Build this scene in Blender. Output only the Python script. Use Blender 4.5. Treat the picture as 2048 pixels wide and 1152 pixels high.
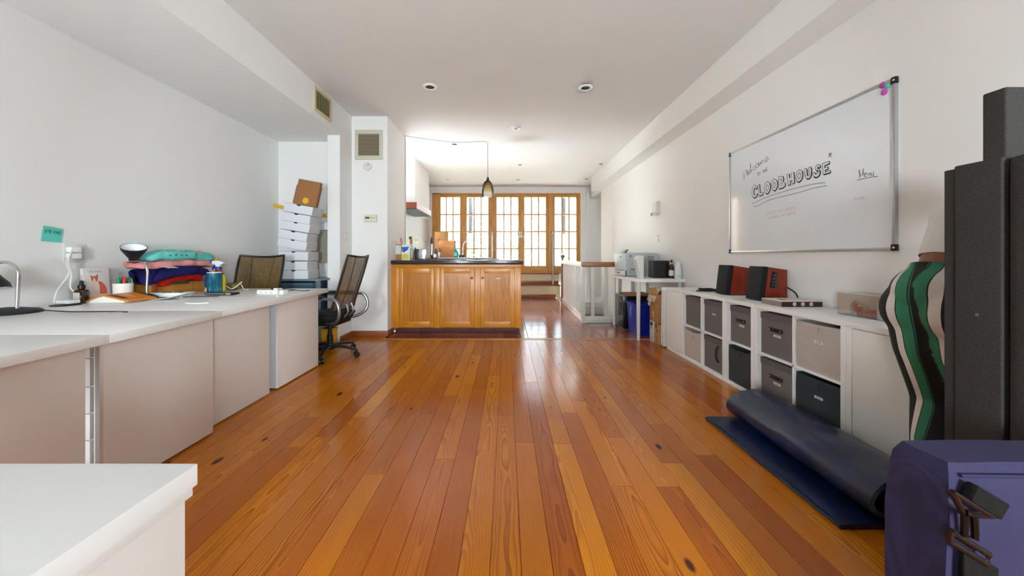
import bpy, bmesh, math, random
from mathutils import Vector, Matrix, noise
random.seed(7)
for o in list(bpy.data.objects): bpy.data.objects.remove(o)
SC = bpy.context.scene
COL = SC.collection
PI = math.pi
# ------------------------------------------------------------------ camera
H, F, VX, HY = 1.05, 700.0, 1013.0, 513.0      # eye height (m), focal length, vanishing point (2048x1152 frame)
cd = bpy.data.cameras.new('camera'); cam = bpy.data.objects.new('camera', cd); COL.objects.link(cam)
cd.sensor_width = 36.0; cd.lens = 36.0*F/2048
cd.shift_x = (1024-VX)/2048; cd.shift_y = (HY-576)/2048
cd.clip_start = 0.02
cam.location = (0, 0, H); cam.rotation_euler = (PI/2, 0, 0)
SC.camera = cam
# ------------------------------------------------------------------ world, lights, exposure
W = bpy.data.worlds.new('sky'); SC.world = W; W.use_nodes = True
bg = W.node_tree.nodes['Background']
bg.inputs['Color'].default_value = (0.86, 0.94, 1.0, 1); bg.inputs['Strength'].default_value = 12.0
def area(name, loc, rot, sx, sy, power, col=(1, 1, 1), portal=False):
    l = bpy.data.lights.new(name, 'AREA'); l.shape = 'RECTANGLE'; l.size = sx; l.size_y = sy
    l.energy = power; l.color = col
    if portal: l.cycles.is_portal = True
    o = bpy.data.objects.new(name, l); COL.objects.link(o); o.location = loc; o.rotation_euler = rot
    return o
# daylight through the two street windows behind the camera and through the garden doors
area('window_daylight', (-1.30, -1.72, 1.2), (PI/2, 0, 0), .66, 1.0, 10, portal=True)
area('window_daylight', (1.00, -1.72, 1.2), (PI/2, 0, 0), .66, 1.0, 10, portal=True)
area('garden_door_daylight', (0, 9.5, 1.7), (-PI/2, 0, 0), 3.95, 2.15, 10, portal=True)
SC.view_settings.view_transform = 'Standard'
SC.view_settings.look = 'None'
SC.view_settings.exposure = 3.0
SC.view_settings.gamma = 1.0
SC.view_settings.use_curve_mapping = False
# ------------------------------------------------------------------ helpers
def PX(px, Y): return (px-VX)*Y/F
def PZ(py, Y): return H-(py-HY)*Y/F
def WY(px, X): return F*X/(px-VX)
def lin(h):
    if isinstance(h, (tuple, list)): v = h
    else: v = [int(h[i:i+2], 16)/255 for i in (0, 2, 4)]
    return tuple(c/12.92 if c <= .04045 else ((c+.055)/1.055)**2.4 for c in v)+(1,)
class NT:
    def __init__(s, name):
        s.m = bpy.data.materials.new(name); s.m.use_nodes = True; s.t = s.m.node_tree
        s.b = s.t.nodes['Principled BSDF']; s.out = s.t.nodes['Material Output']
    def n(s, typ, **kw):
        nd = s.t.nodes.new(typ)
        for k, v in kw.items():
            if k in ('operation', 'blend_type', 'data_type', 'wave_type', 'bands_direction', 'noise_dimensions', 'attribute_name', 'feature', 'wave_profile', 'rings_direction', 'distance', 'clamp'): setattr(nd, k, v)
            else: nd.inputs[k].default_value = v
        return nd
    def l(s, a, b): s.t.links.new(a, b)
    def math(s, op, a, b=None, c=None):
        nd = s.t.nodes.new('ShaderNodeMath'); nd.operation = op
        for i, v in enumerate((a, b, c)):
            if v is None: continue
            if isinstance(v, (int, float)): nd.inputs[i].default_value = v
            else: s.l(v, nd.inputs[i])
        return nd.outputs[0]
    def mix(s, fac, a, b, blend='MIX'):
        nd = s.t.nodes.new('ShaderNodeMix'); nd.data_type = 'RGBA'; nd.blend_type = blend
        for sock, v in ((nd.inputs[0], fac), (nd.inputs[6], a), (nd.inputs[7], b)):
            if isinstance(v, (int, float)): sock.default_value = v
            elif isinstance(v, tuple): sock.default_value = v
            else: s.l(v, sock)
        return nd.outputs[2]
    def ramp(s, fac, stops, interp='LINEAR'):
        nd = s.t.nodes.new('ShaderNodeValToRGB'); cr = nd.color_ramp; cr.interpolation = interp
        while len(cr.elements) < len(stops): cr.elements.new(.5)
        for e, (p, c) in zip(cr.elements, stops): e.position = p; e.color = c
        s.l(fac, nd.inputs[0]); return nd.outputs[0]
    def bump(s, h, strength, dist=.002):
        nd = s.n('ShaderNodeBump', Strength=strength, Distance=dist); s.l(h, nd.inputs['Height']); s.l(nd.outputs[0], s.b.inputs['Normal'])
    def obj(s, scale=(1, 1, 1)):
        tc = s.t.nodes.new('ShaderNodeTexCoord'); mp = s.n('ShaderNodeMapping', Scale=scale)
        s.l(tc.outputs['Object'], mp.inputs[0]); return mp.outputs[0]
    def pos(s, scale=(1, 1, 1)):
        g = s.t.nodes.new('ShaderNodeNewGeometry'); mp = s.n('ShaderNodeMapping', Scale=scale)
        s.l(g.outputs['Position'], mp.inputs[0]); return mp.outputs[0]
MC = {}
def M(hexc, rough=.5, metal=0, var=.06, scale=40, bump=0, coat=0, spec=.5, trans=0, ior=1.45, sheen=0, vscale=(1, 1, 1), alpha=1):
    key = (hexc, rough, metal, var, scale, bump, coat, spec, trans, sheen, vscale, alpha)
    if key in MC: return MC[key]
    s = NT('surface_%d' % len(MC)); b = s.b
    nz = s.n('ShaderNodeTexNoise', Scale=scale, Detail=3.0); s.l(s.obj(vscale), nz.inputs['Vector'])
    c = lin(hexc); d = tuple(max(0, x*(1-var)) for x in c[:3])+(1,); e = tuple(min(1, x*(1+var)) for x in c[:3])+(1,)
    s.l(s.mix(nz.outputs['Fac'], d, e), b.inputs['Base Color'])
    b.inputs['Roughness'].default_value = rough; b.inputs['Metallic'].default_value = metal
    b.inputs['Coat Weight'].default_value = coat; b.inputs['Specular IOR Level'].default_value = spec
    b.inputs['Transmission Weight'].default_value = trans; b.inputs['IOR'].default_value = ior
    b.inputs['Sheen Weight'].default_value = sheen; b.inputs['Alpha'].default_value = alpha
    if bump: s.bump(nz.outputs['Fac'], bump)
    MC[key] = s.m; return s.m
def fabric(hexc, scale=700, var=.22, bump=.35):
    key = ('fab', hexc, scale, var)
    if key in MC: return MC[key]
    s = NT('fabric_%d' % len(MC))
    w1 = s.n('ShaderNodeTexNoise', Scale=scale, Detail=1.0); s.l(s.obj((1, 1, .35)), w1.inputs['Vector'])
    w2 = s.n('ShaderNodeTexNoise', Scale=scale, Detail=1.0); s.l(s.obj((.35, .35, 1)), w2.inputs['Vector'])
    a = s.math('MULTIPLY', s.math('ADD', w1.outputs['Fac'], w2.outputs['Fac']), .5)
    c = lin(hexc); d = tuple(x*(1-var) for x in c[:3])+(1,); e = tuple(min(1, x*(1+var)) for x in c[:3])+(1,)
    s.l(s.ramp(a, [(.38, d), (.62, e)]), s.b.inputs['Base Color']); s.b.inputs['Roughness'].default_value = .9
    s.b.inputs['Specular IOR Level'].default_value = .2
    s.bump(a, bump, .001); MC[key] = s.m; return s.m
def wood(hex1, hex2, rough=.35, axis=2, scale=1.0, coat=0):
    key = ('wood', hex1, hex2, rough, axis, scale)
    if key in MC: return MC[key]
    s = NT('wood_%d' % len(MC)); sc = [26*scale]*3; sc[axis] = 1.6*scale
    inf = s.t.nodes.new('ShaderNodeObjectInfo')
    tc = s.t.nodes.new('ShaderNodeTexCoord')
    off = s.n('ShaderNodeVectorMath', operation='ADD'); s.l(tc.outputs['Object'], off.inputs[0])
    cx = s.t.nodes.new('ShaderNodeCombineXYZ'); r = s.math('MULTIPLY', inf.outputs['Random'], 7.0)
    for i in range(3): s.l(r, cx.inputs[i])
    s.l(cx.outputs[0], off.inputs[1])
    mp = s.n('ShaderNodeMapping', Scale=tuple(sc)); s.l(off.outputs[0], mp.inputs[0])
    nz = s.n('ShaderNodeTexNoise', Scale=.35, Detail=2.0, Distortion=.6); s.l(mp.outputs[0], nz.inputs['Vector'])
    rings = s.math('ABSOLUTE', s.math('SINE', s.math('MULTIPLY', nz.outputs['Fac'], 34.0)))
    fine = s.n('ShaderNodeTexNoise', Scale=3.2, Detail=3.0); s.l(mp.outputs[0], fine.inputs['Vector'])
    f = s.math('ADD', s.math('MULTIPLY', rings, .26), s.math('MULTIPLY', fine.outputs['Fac'], .74))
    s.l(s.ramp(f, [(.2, lin(hex2)), (.75, lin(hex1))]), s.b.inputs['Base Color'])
    s.b.inputs['Roughness'].default_value = rough; s.b.inputs['Coat Weight'].default_value = coat
    s.bump(f, .08, .001); MC[key] = s.m; return s.m
class MB:
    def __init__(s): s.v = []; s.f = []
    def add(s, vs, fs):
        k = len(s.v); s.v += [tuple(v) for v in vs]; s.f += [tuple(i+k for i in f) for f in fs]; return s
    def box(s, x0, x1, y0, y1, z0, z1):
        return s.add([(x, y, z) for z in (z0, z1) for y in (y0, y1) for x in (x0, x1)],
                     [(0, 2, 3, 1), (4, 5, 7, 6), (0, 1, 5, 4), (2, 6, 7, 3), (0, 4, 6, 2), (1, 3, 7, 5)])
    def prism(s, poly, a, b, plane='xy'):
        mp = {'xy': lambda p, w: (p[0], p[1], w), 'xz': lambda p, w: (p[0], w, p[1]), 'yz': lambda p, w: (w, p[0], p[1])}[plane]
        n = len(poly)
        return s.add([mp(p, a) for p in poly]+[mp(p, b) for p in poly],
                     [tuple(range(n))[::-1], tuple(range(n, 2*n))]+[(i, (i+1) % n, n+(i+1) % n, n+i) for i in range(n)])
    def tube(s, pts, r, n=8, cap=True, flat=1.0):
        pts = [Vector(p) for p in pts]; k = len(pts); rs = r if isinstance(r, (list, tuple)) else [r]*k
        vs, fs, up = [], [], None
        for i, p in enumerate(pts):
            t = (pts[min(i+1, k-1)]-pts[max(i-1, 0)]).normalized()
            if up is None:
                up = Vector((0, 0, 1)) if abs(t.z) < .9 else Vector((0, 1, 0))
            a = t.cross(up)
            if a.length < 1e-6: a = t.orthogonal()
            a.normalize(); b = a.cross(t).normalized(); up = b
            for j in range(n):
                w = 2*PI*j/n; vs.append(p+a*math.cos(w)*rs[i]+b*math.sin(w)*rs[i]*flat)
        for i in range(k-1):
            for j in range(n): fs.append((i*n+j, i*n+(j+1) % n, (i+1)*n+(j+1) % n, (i+1)*n+j))
        if cap: fs += [tuple(range(n))[::-1], tuple(range((k-1)*n, k*n))]
        return s.add(vs, fs)
    def lathe(s, prof, n=24, c=(0, 0, 0), cap=False):
        vs, fs = [], []
        for r, z in prof:
            for j in range(n): w = 2*PI*j/n; vs.append((c[0]+r*math.cos(w), c[1]+r*math.sin(w), c[2]+z))
        for i in range(len(prof)-1):
            for j in range(n): fs.append((i*n+j, i*n+(j+1) % n, (i+1)*n+(j+1) % n, (i+1)*n+j))
        if cap: fs += [tuple(range(n))[::-1], tuple(range((len(prof)-1)*n, len(prof)*n))]
        return s.add(vs, fs)
    def ball(s, c, r, n=12, sc=(1, 1, 1)):
        prof = [(math.sin(PI*i/n)*r+1e-5, -math.cos(PI*i/n)*r) for i in range(n+1)]
        k = len(s.v); s.lathe(prof, 2*n)
        for i in range(k, len(s.v)):
            v = s.v[i]; s.v[i] = (c[0]+v[0]*sc[0], c[1]+v[1]*sc[1], c[2]+v[2]*sc[2])
        return s
    def xf(s, m):
        s.v = [tuple(m @ Vector(v)) for v in s.v]; return s
    def build(s, name, mat, parent=None, bevel=0, smooth=True, seg=2, loc=None, angle=35):
        me = bpy.data.meshes.new(name); me.from_pydata(s.v, [], s.f)
        bm = bmesh.new(); bm.from_mesh(me)
        bmesh.ops.recalc_face_normals(bm, faces=bm.faces)
        if bevel:
            es = [e for e in bm.edges if len(e.link_faces) == 2 and e.calc_face_angle(0) > .5]
            bmesh.ops.bevel(bm, geom=es, offset=bevel, segments=seg, profile=.6, affect='EDGES', clamp_overlap=True)
        bm.to_mesh(me); bm.free()
        if smooth:
            for p in me.polygons: p.use_smooth = True
            me.set_sharp_from_angle(angle=math.radians(angle))
        me.materials.append(mat)
        o = bpy.data.objects.new(name, me); COL.objects.link(o)
        if parent: o.parent = parent
        if loc: o.location = loc
        return o
def tag(o, label, cat=None, group=None, kind=None):
    o['label'] = label
    if cat: o['category'] = cat
    if group: o['group'] = group
    if kind: o['kind'] = kind
    return o
def T(name, label, cat, loc=(0, 0, 0), rz=0, group=None, rot=None, kind=None):
    o = bpy.data.objects.new(name, None); COL.objects.link(o); o.empty_display_size = .05
    o.location = loc; o.rotation_euler = rot or (0, 0, rz); return tag(o, label, cat, group, kind)
def copy_tree(o, parent=None):
    c = o.copy(); COL.objects.link(c); c.parent = parent
    for ch in list(o.children): copy_tree(ch, c)
    return c
def B(x0, x1, y0, y1, z0, z1): return MB().box(x0, x1, y0, y1, z0, z1)
def text_geo(body, size, outline=0, shear=0, spacing=1.0, extrude=0):
    cu = bpy.data.curves.new('lettering', 'FONT'); cu.body = body; cu.size = size; cu.shear = shear; cu.space_character = spacing
    cu.resolution_u = 3; cu.extrude = extrude
    if outline: cu.fill_mode = 'NONE'; cu.bevel_depth = outline; cu.bevel_resolution = 0
    o = bpy.data.objects.new('lettering', cu); COL.objects.link(o)
    dg = bpy.context.evaluated_depsgraph_get(); dg.update()
    ev = o.evaluated_get(dg); me = ev.to_mesh()
    vs = [tuple(v.co) for v in me.vertices]; fs = [tuple(p.vertices) for p in me.polygons]
    ev.to_mesh_clear(); bpy.data.objects.remove(o); bpy.data.curves.remove(cu)
    return vs, fs
def ribbon(mb, pts, w, to3):
    pts = [Vector((p[0], p[1])) for p in pts]; k = len(pts); vs, fs = [], []
    for i, p in enumerate(pts):
        t = pts[min(i+1, k-1)]-pts[max(i-1, 0)]; t = t.normalized() if t.length else Vector((1, 0)); n = Vector((-t.y, t.x))*w*.5
        vs += [to3(p+n), to3(p-n)]
    for i in range(k-1): fs.append((2*i, 2*i+1, 2*i+3, 2*i+2))
    mb.add(vs, fs)
def bez(pts, n=8):      # smooth curve through points (Catmull-Rom)
    pts = [Vector(p) for p in pts]; out = []
    for i in range(len(pts)-1):
        p0 = pts[max(i-1, 0)]; p1 = pts[i]; p2 = pts[i+1]; p3 = pts[min(i+2, len(pts)-1)]
        for j in range(n):
            t = j/n
            out.append(.5*((2*p1)+(p2-p0)*t+(2*p0-5*p1+4*p2-p3)*t*t+(3*p1-p0-3*p2+p3)*t**3))
    out.append(pts[-1]); return out
# ------------------------------------------------------------------ special materials
PAINT = M('ecebe9', .75, var=.012, scale=6)
PAINT_R = M('e8e5e1', .75, var=.012, scale=6)
CEIL = M('dad6d2', .8, var=.012, scale=5)
TRIMW = M('dedad2', .5, var=.02, scale=10)
WHITE = M('f0eeeb', .38, var=.015, scale=20)
WHITE_GLOSS = M('efefee', .2, var=.01)
BLACK = M('15161a', .45, var=.15)
BLACKP = M('0c0c0f', .3, var=.1)
CHROME = M('c9c9cc', .18, 1)
STEEL = M('9b9da0', .32, 1)
KRAFT = M('a9794d', .8, var=.08, scale=60, bump=.05)
KRAFT2 = M('b98b5d', .8, var=.08, scale=60, bump=.05)
BASEW = wood('9c5a30', '7b3f1e', .4, 0)
def glass_mat():
    s = NT('window_glass'); nt = s.t
    tr = nt.nodes.new('ShaderNodeBsdfTransparent'); gl = nt.nodes.new('ShaderNodeBsdfGlossy'); gl.inputs['Roughness'].default_value = .02
    fr = s.n('ShaderNodeFresnel', IOR=1.45); mx = nt.nodes.new('ShaderNodeMixShader')
    nz = s.n('ShaderNodeTexNoise', Scale=3.0); s.l(s.obj(), nz.inputs['Vector'])
    s.l(s.mix(nz.outputs['Fac'], (.95, .98, .97, 1), (1, 1, 1, 1)), tr.inputs[0])
    s.l(fr.outputs[0], mx.inputs[0]); s.l(tr.outputs[0], mx.inputs[1]); s.l(gl.outputs[0], mx.inputs[2]); s.l(mx.outputs[0], s.out.inputs[0])
    return s.m
GLASS = glass_mat()
def clear_mat(col, tint=.25, name='clear_plastic'):
    s = NT(name); nt = s.t
    tr = nt.nodes.new('ShaderNodeBsdfTransparent'); gl = nt.nodes.new('ShaderNodeBsdfGlossy'); gl.inputs['Roughness'].default_value = .05
    df = nt.nodes.new('ShaderNodeBsdfDiffuse'); df.inputs[0].default_value = lin(col)
    nz = s.n('ShaderNodeTexNoise', Scale=8.0); s.l(s.obj(), nz.inputs['Vector'])
    m1 = nt.nodes.new('ShaderNodeMixShader'); s.l(s.math('MULTIPLY', nz.outputs['Fac'], tint*2), m1.inputs[0]); s.l(tr.outputs[0], m1.inputs[1]); s.l(df.outputs[0], m1.inputs[2])
    fr = s.n('ShaderNodeFresnel', IOR=1.35); m2 = nt.nodes.new('ShaderNodeMixShader')
    s.l(fr.outputs[0], m2.inputs[0]); s.l(m1.outputs[0], m2.inputs[1]); s.l(gl.outputs[0], m2.inputs[2]); s.l(m2.outputs[0], s.out.inputs[0])
    return s.m
def mesh_mat():
    s = NT('chair_mesh'); nt = s.t
    tr = nt.nodes.new('ShaderNodeBsdfTransparent'); df = nt.nodes.new('ShaderNodeBsdfDiffuse')
    nz = s.n('ShaderNodeTexNoise', Scale=220.0, Detail=1.0); s.l(s.obj((1, 1, .3)), nz.inputs['Vector'])
    s.l(s.mix(nz.outputs['Fac'], lin('4a3a20'), lin('8a6c38')), df.inputs[0])
    m1 = nt.nodes.new('ShaderNodeMixShader'); m1.inputs[0].default_value = .8
    s.l(tr.outputs[0], m1.inputs[1]); s.l(df.outputs[0], m1.inputs[2]); s.l(m1.outputs[0], s.out.inputs[0]); return s.m
def plank_mat():
    # flat-sawn pine: distance from a tilted, wandering pith gives straight grain and cathedrals; object colour = (tone, pith x, pith depth)
    s = NT('heart_pine_plank'); b = s.b
    inf = s.t.nodes.new('ShaderNodeObjectInfo'); sep = s.t.nodes.new('ShaderNodeSeparateColor'); s.l(inf.outputs['Color'], sep.inputs[0])
    tone, px, pz = sep.outputs[0], sep.outputs[1], sep.outputs[2]; rnd = inf.outputs['Random']
    tc = s.t.nodes.new('ShaderNodeTexCoord'); xyz = s.t.nodes.new('ShaderNodeSeparateXYZ'); s.l(tc.outputs['Object'], xyz.inputs[0])
    x, y = xyz.outputs[0], xyz.outputs[1]
    cv = s.t.nodes.new('ShaderNodeCombineXYZ'); s.l(s.math('MULTIPLY', x, 4.0), cv.inputs[0]); s.l(y, cv.inputs[1]); s.l(s.math('MULTIPLY', rnd, 40.0), cv.inputs[2])
    n1 = s.n('ShaderNodeTexNoise', Scale=1.5, Detail=2.0, Roughness=.5); s.l(cv.outputs[0], n1.inputs['Vector'])
    n2 = s.n('ShaderNodeTexNoise', Scale=5.0, Detail=2.0); s.l(cv.outputs[0], n2.inputs['Vector'])
    wob = s.math('SUBTRACT', n1.outputs['Fac'], .5); wob2 = s.math('SUBTRACT', n2.outputs['Fac'], .5)
    dx = s.math('ADD', s.math('SUBTRACT', x, s.math('MULTIPLY_ADD', px, .16, -.08)), s.math('MULTIPLY', wob2, .012))
    dz = s.math('ADD', s.math('MULTIPLY_ADD', pz, .05, .006), s.math('ADD', s.math('MULTIPLY', wob, .075), s.math('MULTIPLY', y, .012)))
    d = s.math('SQRT', s.math('ADD', s.math('MULTIPLY', dx, dx), s.math('MULTIPLY', dz, dz)))
    ph = s.math('FRACT', s.math('MULTIPLY', d, 120.0))
    ring = s.math('POWER', ph, 2.2)
    cf = s.t.nodes.new('ShaderNodeCombineXYZ'); s.l(s.math('MULTIPLY', x, 260.0), cf.inputs[0]); s.l(s.math('MULTIPLY', y, 5.0), cf.inputs[1]); s.l(s.math('MULTIPLY', rnd, 90.0), cf.inputs[2])
    nf = s.n('ShaderNodeTexNoise', Scale=1.0, Detail=3.0); s.l(cf.outputs[0], nf.inputs['Vector'])
    # knots
    ck = s.t.nodes.new('ShaderNodeCombineXYZ'); s.l(s.math('MULTIPLY', x, 9.0), ck.inputs[0]); s.l(s.math('MULTIPLY', y, 4.2), ck.inputs[1]); s.l(s.math('MULTIPLY', rnd, 63.0), ck.inputs[2])
    vo = s.n('ShaderNodeTexVoronoi', Scale=1.0, Randomness=1.0); s.l(ck.outputs[0], vo.inputs['Vector'])
    rs = s.t.nodes.new('ShaderNodeSeparateColor'); s.l(vo.outputs['Color'], rs.inputs[0])
    size = s.math('MULTIPLY', s.math('MAXIMUM', s.math('SUBTRACT', rs.outputs[0], .5), 0.0), .38)
    knot = s.math('SMOOTH_MIN', s.math('MULTIPLY', s.math('MAXIMUM', s.math('SUBTRACT', size, vo.outputs['Distance']), 0.0), 16.0), 1.0, .05)
    cb = s.mix(s.math('POWER', tone, 1.0), lin('a04508'), lin('d07c10'))
    cb = s.mix(s.math('MULTIPLY', nf.outputs['Fac'], .45), cb, lin('d48c1c'))
    cb = s.mix(s.math('MULTIPLY', wob, .9), cb, lin('7c2c08'))
    gs = s.math('MULTIPLY', ring, s.math('MULTIPLY_ADD', px, .5, .34))
    cg = s.mix(gs, cb, lin('681f04'))
    ck2 = s.mix(s.math('MULTIPLY', knot, .92), cg, lin('2c1009'))
    s.l(ck2, b.inputs['Base Color'])
    sm = s.n('ShaderNodeTexNoise', Scale=2.2, Detail=3.0); s.l(s.pos(), sm.inputs['Vector'])
    s.l(s.math('MULTIPLY_ADD', sm.outputs['Fac'], .11, .12), b.inputs['Roughness'])
    b.inputs['Specular IOR Level'].default_value = .28
    s.bump(s.math('ADD', s.math('MULTIPLY', ring, .5), s.math('MULTIPLY', nf.outputs['Fac'], .5)), .1, .0008)
    return s.m
PLANK = plank_mat()
def tile_mat():
    s = NT('terracotta_tile'); b = s.b; inf = s.t.nodes.new('ShaderNodeObjectInfo')
    nz = s.n('ShaderNodeTexNoise', Scale=7.0, Detail=4.0); s.l(s.pos(), nz.inputs['Vector'])
    f = s.math('ADD', s.math('MULTIPLY', nz.outputs['Fac'], .6), s.math('MULTIPLY', inf.outputs['Random'], .4))
    s.l(s.ramp(f, [(.2, lin('74382a')), (.8, lin('a25c48'))]), b.inputs['Base Color'])
    b.inputs['Roughness'].default_value = .15; b.inputs['Specular IOR Level'].default_value = .9
    s.bump(nz.outputs['Fac'], .03, .002); return s.m
TILE = tile_mat()
# ================================================================== THE SETTING
XL, XR, XS, XRS = -2.95, 2.22, -2.04, 1.99
ZC, ZS, ZRS = 2.90, 2.535, 2.588
YB = -1.6
def S(name, mb, mat, label, cat, parent=None, **kw):
    o = mb.build(name, mat, parent, **kw)
    if not parent: tag(o, label, cat, kind='structure')
    return o
# wooden floor: every board its own piece on a dark subfloor
fl = S('floor', MB().box(XL, XR, YB, 4.42, -.06, -.016).box(XL, -1.57, 4.42, 4.62, -.06, -.016), M('1a0d07', .9), 'glossy orange-brown heart pine board floor with knots', 'floor', smooth=False)
BW = .1057
def plank(x0, x1, y0, y1, tone=None, pith=None, depth=None):
    g = .0009
    o = B(x0-(x0+x1)/2+g, x1-(x0+x1)/2-g, y0-(y0+y1)/2+g, y1-(y0+y1)/2-g, -.016, 0).build('plank', PLANK, fl, smooth=False, loc=((x0+x1)/2, (y0+y1)/2, 0))
    t = random.random() if tone is None else tone
    o.color = (t, random.random() if pith is None else pith, random.random() if depth is None else depth, 1)
k = -28
x = -.056+BW*k
while x < XR-.005:
    x0, x1 = max(x, XL), min(x+BW, XR)
    if x1-x0 > .01:
        yend = 4.62 if x0 < -1.57 else 4.42
        y = YB-random.uniform(0, .5); first = True
        cuts = [YB]
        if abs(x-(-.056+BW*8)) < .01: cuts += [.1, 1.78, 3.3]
        else:
            y = YB+random.uniform(.4, 2.0)
            while y < yend-.35:
                cuts.append(y); y += random.choice((random.uniform(.8, 1.4), random.uniform(1.6, 3.2)))
        cuts.append(yend)
        for a, b in zip(cuts[:-1], cuts[1:]):
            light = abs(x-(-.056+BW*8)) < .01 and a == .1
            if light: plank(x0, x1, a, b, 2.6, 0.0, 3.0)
            else: plank(x0, x1, a, b, min(1, max(0, random.gauss(.5, .28))))
    x += BW
# pale oak threshold between boards and tiles
S('trim_1', B(-1.57, XR, 4.42, 4.485, -.05, .004), wood('c98f3f', 'a86a24', .3, 0), 'pale oak threshold strip between board floor and tile floor', 'trim', bevel=.002)
# tile floor
TP = .325
fb = S('floor', MB().box(-1.57, 1.26, 4.485, 8.95, -.06, -.008).box(1.26, XR, 4.485, 5.58, -.06, -.008), M('b3a59a', .8), 'dark red terracotta tile floor of the kitchen', 'floor', smooth=False)
tmesh = {}
gx = [-1.57]+[.28+TP*i for i in range(-5, 7) if -1.5 < .28+TP*i < XR-.05]+[XR]
gy = [4.485]+[4.70+.31*i for i in range(0, 14)]+[8.95]
for i in range(len(gx)-1):
    for j in range(len(gy)-1):
        x0, x1, y0, y1 = gx[i], gx[i+1], gy[j], gy[j+1]
        if x0 > 1.2 and y1 > 5.6: continue
        key = (round(x1-x0, 3), round(y1-y0, 3))
        if key not in tmesh:
            o = B(.003, x1-x0-.003, .003, y1-y0-.003, -.012, 0).build('tile', TILE, fb, bevel=.0015, seg=1); tmesh[key] = o.data
        else:
            o = bpy.data.objects.new('tile', tmesh[key]); COL.objects.link(o); o.parent = fb
        o.location = (x0, y0, 0)
# walls
S('wall_left', B(XL-.12, XL, YB, 4.65, 0, ZC), PAINT, 'long white plaster wall behind the desks', 'wall')
S('wall_right', MB().box(XR, XR+.12, YB, 8.22, -2.0, ZC).box(2.52, 2.6, 8.22, 9.45, -2.0, ZC).box(XR+.12, 2.52, 8.12, 8.22, -2.0, ZC), PAINT_R, 'long white plaster wall holding the whiteboard', 'wall')
S('wall_alcove', B(XL, -2.192, 4.53, 4.65, 0, ZC), PAINT, 'white back wall of the storage alcove', 'wall')
S('wall_stub', B(-2.192, XS, 4.286, 4.617, 0, ZS), PAINT, 'narrow white wall end beside the alcove', 'wall')
S('wall_chase', MB().box(-2.192, -1.57, 4.617, 5.467, 0, ZC), PAINT, 'white boxed pillar with vent grille and thermostat', 'wall')
S('wall_kitchen', B(-2.17, -2.05, 5.467, 9.45, 0, ZC), PAINT, 'white kitchen side wall behind the range hood', 'wall')
S('wall_far', MB().box(-2.05, -1.977, 9.28, 9.45, 0, ZC).box(1.963, 2.6, 9.3, 9.45, -2.0, ZC).box(-1.977, 1.963, 9.3, 9.45, 2.733, ZC).box(-1.977, 1.963, 9.36, 9.45, -2.0, .605).box(1.40, 1.963, 9.3, 9.36, -2.0, .605).box(2.10, 2.19, 9.24, 9.3, -2, ZC), PAINT, 'white end wall framing the garden doors', 'wall')
wb = MB().box(XL, -1.63, YB-.15, YB, 0, ZC).box(-.97, .67, YB-.15, YB, 0, ZC).box(1.33, XR, YB-.15, YB, 0, ZC)
for a, b in ((-1.63, -.97), (.67, 1.33)): wb.box(a, b, YB-.15, YB, 0, .7).box(a, b, YB-.15, YB, 1.7, ZC)
S('wall_back', wb, PAINT, 'white street wall with two tall windows', 'wall')
for n_, (a, b) in enumerate(((-1.63, -.97), (.67, 1.33))):
    w = S('window_%d' % (n_+1), MB().box(a, a+.04, YB-.1, YB-.04, 0.7, 1.7).box(b-.04, b, YB-.1, YB-.04, 0.7, 1.7).box(a, b, YB-.1, YB-.04, 0.7, 0.74).box(a, b, YB-.1, YB-.04, 1.66, 1.7).box(a, b, YB-.1, YB-.04, 1.18, 1.22), WHITE, 'white sash window in the street wall, on the %s side' % ('desk' if n_ == 0 else 'whiteboard'), 'window')
    for z0, z1 in ((0.74, 1.18), (1.22, 1.66)): B(a+.04, b-.04, YB-.075, YB-.07, z0, z1).build('pane', GLASS, w)
S('ceiling', B(XL-.12, 2.6, YB-.15, 9.45, ZC, ZC+.1), CEIL, 'flat off-white plaster ceiling with recessed lights', 'ceiling')
S('trim_2', B(XL, XS, YB, 4.617, ZS, ZC-.001), PAINT, 'deep white boxed soffit above the desks', 'soffit')
S('trim_3', B(XRS, XR, YB, 8.22, ZRS, ZC-.001), PAINT_R, 'slim white boxed soffit above the whiteboard', 'soffit')
# recess lintel by the stair
S('trim_4', B(XR, 2.52, 8.22, 9.3, ZRS, ZC), PAINT, 'white lintel over the stairwell recess', 'trim')
# baseboards
S('baseboard_chase', MB().box(-2.04, -1.555, 4.597, 4.617, 0, .072).box(-1.57, -1.555, 4.617, 4.87, 0, .072).box(-2.04, -2.025, 4.286, 4.617, 0, .072), BASEW, 'reddish brown wooden baseboard around the white pillar', 'baseboard', bevel=.004)
S('baseboard_right', B(XR-.015, XR, YB, 5.5, 0, .09), TRIMW, 'white baseboard along the whiteboard wall', 'baseboard')
S('baseboard_left', B(XL, XL+.015, YB, 4.53, 0, .09), TRIMW, 'white baseboard along the wall behind the desks', 'baseboard')
# stairwell below the railing: side walls and treads going down
sw = S('wall_stairwell', MB().box(1.14, 1.20, 5.55, 8.9, -2, -.06).box(1.26, XR, 5.56, 5.6, -2, -.02).box(1.2, 2.6, 5.5, 9.4, -2.1, -2).box(1.2, 1.26, 5.56, 8.9, -2, -.01), PAINT, 'white inner walls of the stairwell behind the railing', 'wall')
for k in range(6):
    B(1.26, XR, 7.86-.26*k, 8.15-.26*k, -.19*(k+1)-.13, -.19*(k+1)-.1).build('stair_tread', wood('8a5a34', '5f3a1e', .45, 0), sw, bevel=.006)
    B(1.26, XR, 8.12-.26*k, 8.14-.26*k, -.19*(k+1)-.1, -.19*k-.13).build('stair_riser', TRIMW, sw)
MB().box(1.26, 2.52, 8.15, 9.3, -2, -.01).build('landing', PAINT, sw)
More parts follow.
